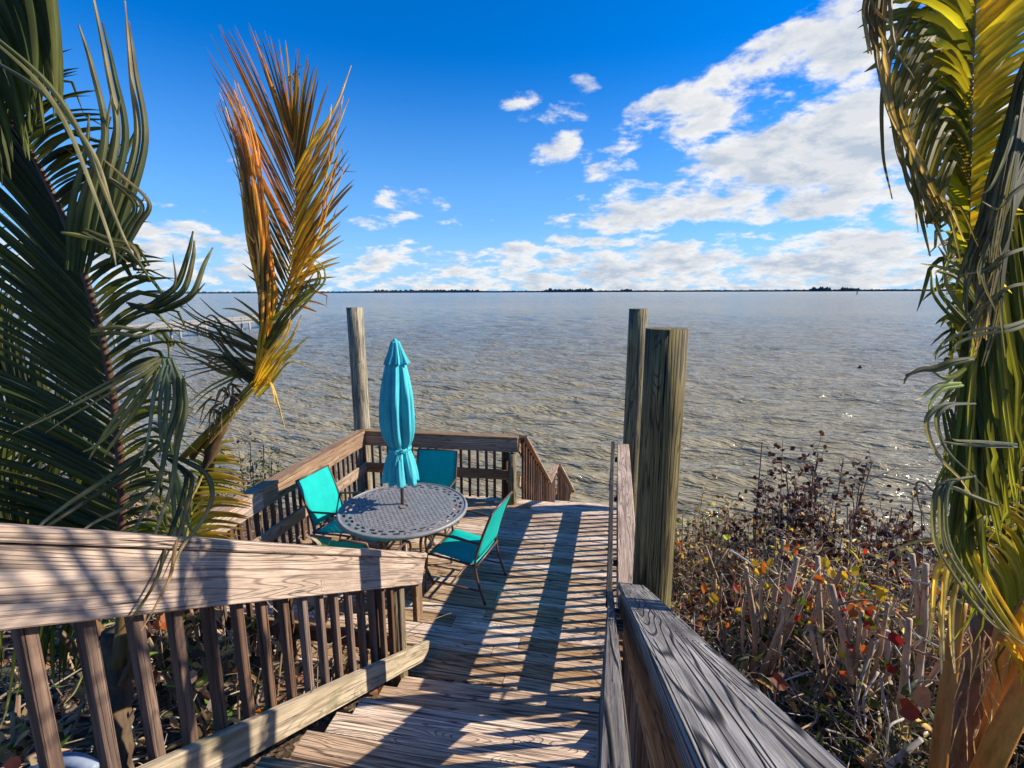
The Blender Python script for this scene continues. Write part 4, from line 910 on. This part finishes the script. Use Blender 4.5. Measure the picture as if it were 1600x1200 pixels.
def shrub(label, x, y, h, spread, stems, twigs, leaves, pal, leaf_r=(.015, .035), stem_r=.012, stemcol=STEM, cat='shrub', name='shrub', group=None, z0=None, spiky=0.0, leaf_low=.35, dens_top=1.0, twig_len=.3):
    zb = gz(x, y) if z0 is None else z0
    root = empty(name, (x, y, zb), label, cat, group); sm = MB(); lf = MB()
    ends = []
    for i in range(stems):
        a = rng.uniform(0, 6.28); rr_ = spread*math.sqrt(rng.random())
        b = Vector((x+rr_*.55*math.cos(a), y+rr_*.55*math.sin(a), zb-.05)); H = h*rng.uniform(.65, 1.05)
        e = Vector((x+rr_*math.cos(a), y+rr_*math.sin(a), zb+H)); mid = b.lerp(e, .5)+rv(.07)
        c = catmull([b, mid, e], 8); r0 = stem_r*rng.uniform(.6, 1.3)
        sm.tube(c, [r0*(1-.35*q/8) for q in range(9)], 6, jit(stemcol, .25), rough=.15); ends.append(c)
    for i in range(twigs):
        c = rng.choice(ends); t = rng.uniform(leaf_low, 1); p = curve_at(c, t)
        d = Vector((rng.uniform(-1, 1), rng.uniform(-1, 1), rng.uniform(-.1, 1.2))).normalized(); L = twig_len*rng.uniform(.4, 1.3)
        q = [p]; 
        for k in range(4): q.append(q[-1]+d*(L/4)); d = (d+rv(.45)).normalized()
        sm.tube(q, [.0035, .003, .0025, .002, .0012], 4, jit(lerpc(stemcol, PALE, rng.random()), .3), cap=False)
        nl = int(leaves/twigs)+(rng.random() < (leaves/twigs) % 1)
        for k in range(nl):
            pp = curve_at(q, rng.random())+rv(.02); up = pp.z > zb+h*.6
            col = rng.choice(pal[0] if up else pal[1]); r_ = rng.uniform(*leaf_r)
            nrm = Vector((rng.uniform(-1, 1), rng.uniform(-1, 1), rng.uniform(-.2, 1.2)))
            if rng.random() < spiky:
                dd = Vector((rng.uniform(-1, 1), rng.uniform(-1, 1), rng.uniform(-.3, 1))).normalized(); lf.blade(bez(pp, pp+dd*r_*2+rv(.01), pp+dd*r_*4-Z*r_, 4), r_*1.1, nrm, jit(col, .3), jit(col, .3), fold=.2)
            else: leafdisc(lf, pp, r_, nrm, col, rng.uniform(.7, 1), .2*rng.uniform(-1, 1.5))
    sm.build('stems', M_BARK, root); lf.build('leaves', M_LEAF, root)
    return root
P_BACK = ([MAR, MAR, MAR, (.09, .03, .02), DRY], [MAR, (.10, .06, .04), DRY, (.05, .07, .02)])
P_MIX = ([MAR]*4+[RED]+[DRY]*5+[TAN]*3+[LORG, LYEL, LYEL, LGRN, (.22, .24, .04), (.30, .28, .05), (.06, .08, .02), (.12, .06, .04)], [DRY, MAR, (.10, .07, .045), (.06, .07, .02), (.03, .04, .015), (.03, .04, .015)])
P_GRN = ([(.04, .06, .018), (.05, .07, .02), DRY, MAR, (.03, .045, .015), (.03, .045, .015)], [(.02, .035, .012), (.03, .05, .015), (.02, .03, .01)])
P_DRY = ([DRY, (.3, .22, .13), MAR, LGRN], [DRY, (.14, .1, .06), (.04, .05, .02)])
def at_y(px, py, y):
    d = P(px, py, 1)-CAM; return CAM+d*(y/d.y)
# thin bush with dark leaves standing up against the water
for (px, py, yy, lab) in [(1245, 695, 5.6, 'tall thin twiggy bush with sparse dark round leaves outlined against the water'), (1310, 730, 5.4, 'lower twiggy bush with dark leaves right of the tallest one')]:
    t = at_y(px, py, yy); b = gz(t.x, t.y)
    shrub(lab, t.x, t.y, t.z-b, .50, 14, 130, 330, ([MAR, (.03, .012, .012), (.04, .02, .015)], [MAR, DRY]), leaf_r=(.02, .036), stem_r=.008, stemcol=(.22, .15, .11), leaf_low=.62, twig_len=.34, name='twiggy_bush', cat='bush', group='thin dark-leaved bushes against the water')
back = [(1085, 800, 6.7, 'bushy back-row thicket just right of the thick piling'), (1150, 795, 6.5, 'back-row thicket with pink and brown leaves left of the tall thin bush'), (1225, 800, 5.5, 'back-row thicket below the tall thin bush'), (1300, 790, 5.1, 'dark maroon thicket below and right of the tall thin bush'), (1375, 805, 4.9, 'dark maroon thicket left of the right palm'), (1450, 815, 4.6, 'thicket of grey twigs touching the right palm'), (1540, 800, 4.6, 'thicket showing through the right palm fronds')]
for (px, py, yy, lab) in back:
    t = at_y(px, py, yy); b = gz(t.x, t.y)
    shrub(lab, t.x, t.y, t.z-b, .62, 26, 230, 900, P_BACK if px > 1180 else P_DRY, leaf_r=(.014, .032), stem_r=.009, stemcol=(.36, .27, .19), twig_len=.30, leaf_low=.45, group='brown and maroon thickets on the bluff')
front = [(1100, 855, 5.0, 'leafy thicket with red and yellow leaves beside the thick piling', P_MIX), (1180, 850, 4.8, 'thicket with orange leaves behind the thick pruned stems', P_MIX), (1260, 850, 4.0, 'thicket with bright orange leaves right of the pruned stems', P_MIX), (1345, 860, 3.8, 'thicket with yellow leaves above the curved pale twigs', P_MIX), (1430, 880, 3.5, 'thicket with mixed dry leaves next to the yellow palm tips', P_MIX),
         (1120, 930, 4.1, 'low thicket right above the grey rail', P_MIX), (1230, 1000, 3.1, 'dark green low bush beside the middle of the grey rail', P_GRN), (1330, 1040, 2.8, 'dark green low bush with pale curved twigs', P_GRN), (1420, 1100, 2.6, 'dark low bush left of the orange palm stalks', P_GRN), (1560, 1020, 3.2, 'dark bush behind the orange palm stalks', P_GRN)]
for (px, py, yy, lab, pal) in front:
    t = at_y(px, py, yy); b = gz(t.x, t.y); g_ = pal is P_GRN
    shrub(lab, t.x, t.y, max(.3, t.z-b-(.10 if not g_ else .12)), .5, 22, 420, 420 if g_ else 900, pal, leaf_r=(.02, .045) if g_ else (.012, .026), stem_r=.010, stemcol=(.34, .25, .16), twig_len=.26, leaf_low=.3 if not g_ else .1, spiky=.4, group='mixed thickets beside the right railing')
# pruned trunks: thick cut stems
for n_, (px, py, yy, k, lab) in enumerate([(1215, 865, 3.3, 9, 'clump of thick pruned stems left of the middle of the hedge'), (1262, 862, 3.4, 9, 'clump of thick cut stems at the middle of the hedge'), (1320, 915, 3.0, 9, 'clump of leaning cut stems under the orange leaf'), (1375, 885, 3.0, 8, 'clump of cut stems near the yellow leaves'), (1150, 870, 4.2, 7, 'clump of slender stems beside the thick piling'), (1435, 900, 2.9, 6, 'clump of cut stems beside the right palm')]):
    t = at_y(px, py, yy); b = gz(t.x, t.y); root = empty('pruned_shrub', (t.x, t.y, b), lab, 'shrub', 'pruned sea grape stems beside the right railing')
    m = MB(); lf = MB()
    for i in range(max(3, int(k*.62))):
        bx = t.x+rng.uniform(-.25, .25); by = t.y+rng.uniform(-.2, .2); e = Vector((t.x+rng.uniform(-.26, .26), t.y+rng.uniform(-.2, .2), t.z+rng.uniform(-.34, .08))); r0 = rng.uniform(.009, .019)
        c = catmull([Vector((bx, by, b-.05)), Vector((bx, by, b)).lerp(e, .55)+rv(.05), e], 9)
        m.tube(c, [r0*1.15-(r0*.15)*q/9+(.004 if q in (3, 6) else 0) for q in range(10)], 9, [jit((.50, .35, .23), .3) for _ in range(10)])
        for q in range(3):
            a_ = c[rng.randint(4, 8)]; e_ = a_+Vector((rng.uniform(-.14, .14), rng.uniform(-.1, .1), rng.uniform(.06, .2))); m.tube(bez(a_, a_.lerp(e_, .5)+rv(.03), e_, 5), [r0*.5, r0*.45, r0*.4, r0*.35, r0*.28, r0*.2], 6, jit((.42, .30, .2), .3))
        for q in range(3):
            pp = e+rv(.14)-Z*.08; leafdisc(lf, pp, rng.uniform(.012, .030), Vector((rng.uniform(-1, .4), rng.uniform(-1, 0), rng.uniform(0, 1))), rng.choice([LORG, LYEL, RED, MAR, (.06, .09, .02), (.45, .10, .02), DRY]), .85, .4)
        m.tube([c[7], c[7]+Vector((rng.uniform(-.08, .08), rng.uniform(-.08, .08), .10)), c[7]+Vector((rng.uniform(-.12, .12), rng.uniform(-.1, .1), .2))], [.005, .004, .002], 5, jit(PALE, .2))
    m.build('cut_stems', M_BARK, root, True); lf.build('leaves', M_LEAF, root)
# big leaves one can pick out
root = empty('sea_grape_shrub', at_y(1340, 970, 3.0), 'low sprawling sea grape with large yellow, orange and red leaves among pale twigs', 'shrub')
lf = MB(); m = MB()
for px, py, yy, r_, col in [(1330, 955, 2.9, .045, LORG), (1345, 962, 2.88, .04, LYEL), (1350, 975, 2.9, .04, RED), (1378, 928, 2.95, .04, LYEL), (1385, 962, 2.9, .03, LGRN), (1135, 840, 4.4, .035, (.5, .5, .02)), (1290, 880, 3.1, .035, LYEL), (1298, 895, 3.1, .03, LYEL), (1335, 892, 3.1, .035, LYEL), (1228, 855, 3.3, .03, LORG), (1232, 922, 3.0, .03, RED), (1150, 920, 3.6, .035, RED), (1155, 955, 3.6, .03, LYEL), (1420, 1110, 2.3, .055, (.40, .05, .02)), (1438, 1090, 2.3, .055, (.62, .36, .2)), (1215, 1065, 2.6, .05, (.25, .05, .015)), (1280, 905, 3.0, .03, LORG), (1190, 890, 3.1, .03, LORG), (1180, 880, 3.1, .028, LYEL), (1100, 920, 3.9, .04, LORG), (1115, 935, 3.8, .045, LYEL), (1400, 1000, 2.7, .04, RED), (1325, 1010, 2.8, .03, RED)]:
    p = at_y(px, py, yy); leafdisc(lf, p, r_, (CAM-p).normalized()+rv(.6)+Vector((.4, 0, .3)), col, .8, .25)
    m = MB(); m.tube([p, p+Vector((.01, .04, -.12)), p+Vector((.03, .08, -.3))], [.003, .003, .004], 5, jit(STEM, .2)); m.build('leaf_stem', M_BARK, root)
def tw(pts, r0, col=PALE):
    m = MB(); c = catmull([at_y(*p) for p in pts], 18); m.tube(c, [r0*(1-.5*i/18) for i in range(19)], 6, jit(col, .1)); m.build('twig', M_BARK, root, True)
tw([(1375, 1000, 2.9), (1355, 1035, 2.8), (1340, 1090, 2.7), (1335, 1150, 2.6), (1345, 1180, 2.55)], .010); tw([(1372, 1050, 2.8), (1350, 1090, 2.7), (1352, 1130, 2.6), (1345, 1170, 2.5)], .008)
tw([(1375, 1060, 2.7), (1385, 1110, 2.6), (1398, 1180, 2.5)], .008); tw([(1395, 1005, 2.8), (1415, 1040, 2.7), (1422, 1085, 2.6)], .007); tw([(1420, 1120, 2.6), (1390, 1135, 2.5), (1385, 1170, 2.45), (1375, 1195, 2.4)], .007)
tw([(1415, 904, 3.0), (1440, 910, 2.9), (1475, 920, 2.8)], .008, (.7, .66, .6)); tw([(1330, 975, 2.9), (1390, 1000, 2.8), (1440, 1020, 2.7), (1490, 1040, 2.6)], .009, DRY); tw([(1380, 1215, 2.3), (1410, 1180, 2.35), (1440, 1155, 2.4)], .022, PALE)
tw([(1425, 990, 2.9), (1455, 1005, 2.8), (1480, 1018, 2.7)], .008, (.7, .66, .6)); tw([(1385, 985, 3.0), (1388, 1060, 2.95), (1378, 1120, 2.9)], .02, PALE); tw([(1290, 1140, 2.5), (1320, 1150, 2.5), (1345, 1175, 2.4)], .006); tw([(1140, 860, 3.5), (1165, 875, 3.3), (1190, 897, 3.2)], .008, (.7, .66, .6))
for k in range(34):
    px = rng.uniform(1180, 1480); py = rng.uniform(960, 1180); yy = 3.1-(py-950)*.003; a = rng.uniform(-1.2, 1.2); L = rng.uniform(20, 70)
    tw([(px, py, yy), (px+L*math.sin(a)*.6, py+L*math.cos(a)*.5, yy-.06), (px+L*math.sin(a), py+L*math.cos(a), yy-.05)], rng.uniform(.003, .006), rng.choice([PALE, DRY, STEM]))
lf.build('leaves', M_LEAF, root)
# left side
t = at_y(405, 715, 6.3)
shrub('sunlit olive bush with drooping twigs outside the left deck railing', at_y(385, 740, 6.0).x, 6.0, at_y(385, 712, 6.0).z-gz(-4.6, 6.0), .55, 20, 190, 800, ([LGRN, (.12, .13, .04), DRY, (.09, .11, .04)], [DRY, (.1, .1, .04)]), stem_r=.009, leaf_r=(.014, .03), leaf_low=.5)
shrub('low dry scrub outside the left deck railing nearer the palm', -4.7, 4.4, 1.4, .6, 18, 150, 500, P_DRY, leaf_low=.3)
shrub('dry scrub under the sloping left railing', -2.3, 2.3, .9, .6, 18, 120, 420, P_DRY, leaf_low=.1, leaf_r=(.02, .045), spiky=.3)
shrub('dark scrub behind the left palm trunk', -3.6, 2.6, 1.2, .7, 16, 120, 420, P_GRN, leaf_low=.1, leaf_r=(.02, .045), spiky=.3)
shrub('dry scrub at the far left under the rail', -2.6, 1.3, .5, .6, 14, 90, 320, P_DRY, leaf_low=.1, leaf_r=(.02, .045), spiky=.4)
root = empty('sea_grape_shrub', at_y(345, 1110, 2.0), 'small bright green round-leaved plant seen between the left stair balusters', 'plant'); lf = MB(); m = MB()
for px, py, r_, col in [(388, 1080, .05, (.20, .32, .02)), (340, 1105, .055, (.24, .34, .02)), (352, 1118, .04, (.10, .2, .02)), (336, 1128, .045, (.3, .36, .02)), (330, 1090, .035, (.2, .3, .02)), (262, 968, .05, LORG), (250, 975, .045, (.45, .15, .05)), (236, 1055, .04, (.35, .1, .05)), (400, 1115, .03, LORG), (20, 1110, .05, DRY), (80, 1140, .05, (.6, .3, .15)), (95, 1125, .05, (.5, .2, .08))]:
    p = at_y(px, py, 2.1); leafdisc(lf, p, r_, (CAM-p).normalized()+rv(.5)+Vector((.6, 0, .3)), col, .85, .2); m = MB(); m.tube([p, p-Z*.2+rv(.04), p-Z*.5], .004, 5, jit(STEM, .2)); m.build('leaf_stem', M_BARK, root)
lf.build('leaves', M_LEAF, root)
# leaf litter and dead sticks on the ground
def litter():
    m = MB(); 
    for k in range(5200):
        if rng.random() < .5: x = rng.uniform(-5.5, -1.5); y = rng.uniform(0.2, 6.5)
        else: x = rng.uniform(.35, 4.5); y = rng.uniform(.8, 6.0)
        p = Vector((x, y, gz(x, y)+rng.uniform(.005, .05))); leafdisc(m, p, rng.uniform(.02, .055), Vector((rng.uniform(-.6, .6), rng.uniform(-.6, .6), 1)), rng.choice([DRY, DRY, (.45, .24, .12), (.28, .14, .07), TAN, (.10, .06, .04)]), .7, .3)
    o = m.build('leaf_litter', M_LEAF); o['kind'] = 'stuff'
    s_ = MB()
    for k in range(1500):
        if rng.random() < .5: x = rng.uniform(-5, -1.6); y = rng.uniform(0.3, 6.5)
        else: x = rng.uniform(.5, 4.5); y = rng.uniform(1.2, 6)
        p = Vector((x, y, gz(x, y)+rng.uniform(.02, .22))); d = Vector((rng.uniform(-1, 1), rng.uniform(-1, 1), rng.uniform(-.25, .6))).normalized(); L = rng.uniform(.1, .35)
        s_.tube([p, p+d*L+rv(.03), p+d*L*2+rv(.05)], [.005, .004, .002], 4, jit(rng.choice([PALE, DRY, STEM, (.14, .1, .07)]), .2), cap=False)
    o = s_.build('fallen_twigs', M_BARK); o['kind'] = 'stuff'
litter()
pp = P(95, 1190, 2.0)
m = MB(); m.tube(catmull([P(40, 1215, 2.0), P(80, 1192, 2.0), P(120, 1190, 2.0), P(150, 1205, 2.0)], 12), .03, 12); tag(m.build('drain_pipe', M_PIPE, None, True), 'pale blue grey curved pipe on the ground at the bottom left corner', 'pipe')

# ------------------------------------------------------------------ far off on the water
def pier():
    def wp(px, D, z): 
        d = P(px, 480, 1)-CAM; d.z = 0; d.normalize(); return Vector((d.x*D, d.y*D, z))
    a = wp(150, 74, 0); b = wp(445, 104, 0); L = (b-a).length; d = (b-a).normalized()
    root = empty('pier', (a+b)/2+Z*WATER_Z, 'long pale wooden pier on posts far out on the water at the left', 'pier')
    m = MB(); m.board(a+Z*-1.75, b+Z*-1.75, 1.5, .28, seg=4); m.build('walkway', W_PIER, root)
    for s_ in (-.75, .75):
        n = Vector((-d.y, d.x, 0))*s_; m = MB()
        for z in (-.95, -1.3): m.board(a+n+Z*z, b+n+Z*z, .08, .14, seg=4)
        k = int(L/3.0)
        for i in range(k+1): m.board(a+n+d*(i*3.0)+Z*-1.8, a+n+d*(i*3.0)+Z*-.9, .14, .14, Vector((1, 0, 0)), seg=1)
        m.build('side_rail', W_PIER, root)
    for i in range(int(L/5)):
        for s_ in (-.7, .7):
            q = a+d*(i*5+1)+Vector((-d.y, d.x, 0))*s_; m = MB(); m.tube([q+Z*-4.5, q+Z*-1.7], .16, 8); m.build('piling', W_PIER, root, True)
pier()
def float_post(px, py, h, r_, label, name='mooring_post', cat='post'):
    d = P(px, py, 1)-CAM; q = CAM+d*((WATER_Z-CAM.z)/d.z); m = MB(); m.tube([q-Z*1, q+Z*h*.9, q+Z*h], [r_, r_, r_*.6], 12); tag(m.build(name, W_PIER, None, True), label, cat)
float_post(266, 548, .9, .12, 'short pale post standing in the water left of the windblown palm')
def buoy(px, py, r_, label):
    d = P(px, py, 1)-CAM; q = CAM+d*((WATER_Z-CAM.z)/d.z); m = MB()
    pts = [q+Z*(r_*math.sin(a)) for a in [(-1.5+3.0*i/10) for i in range(11)]]; m.tube(pts, [max(.004, r_*math.cos(-1.5+3.0*i/10)) for i in range(11)], 14)
    m.tube([q+Z*r_*.9, q+Z*r_*1.25], r_*.22, 8); tag(m.build('buoy', M_BLACK, None, True), label, 'buoy')
buoy(1344, 574, .15, 'small round dark float on the open water at the right')
float_post(1339, 460, 5, .9, 'tiny channel marker far out under the horizon at the right', 'channel_marker', 'marker')
bpy.context.view_layer.update()
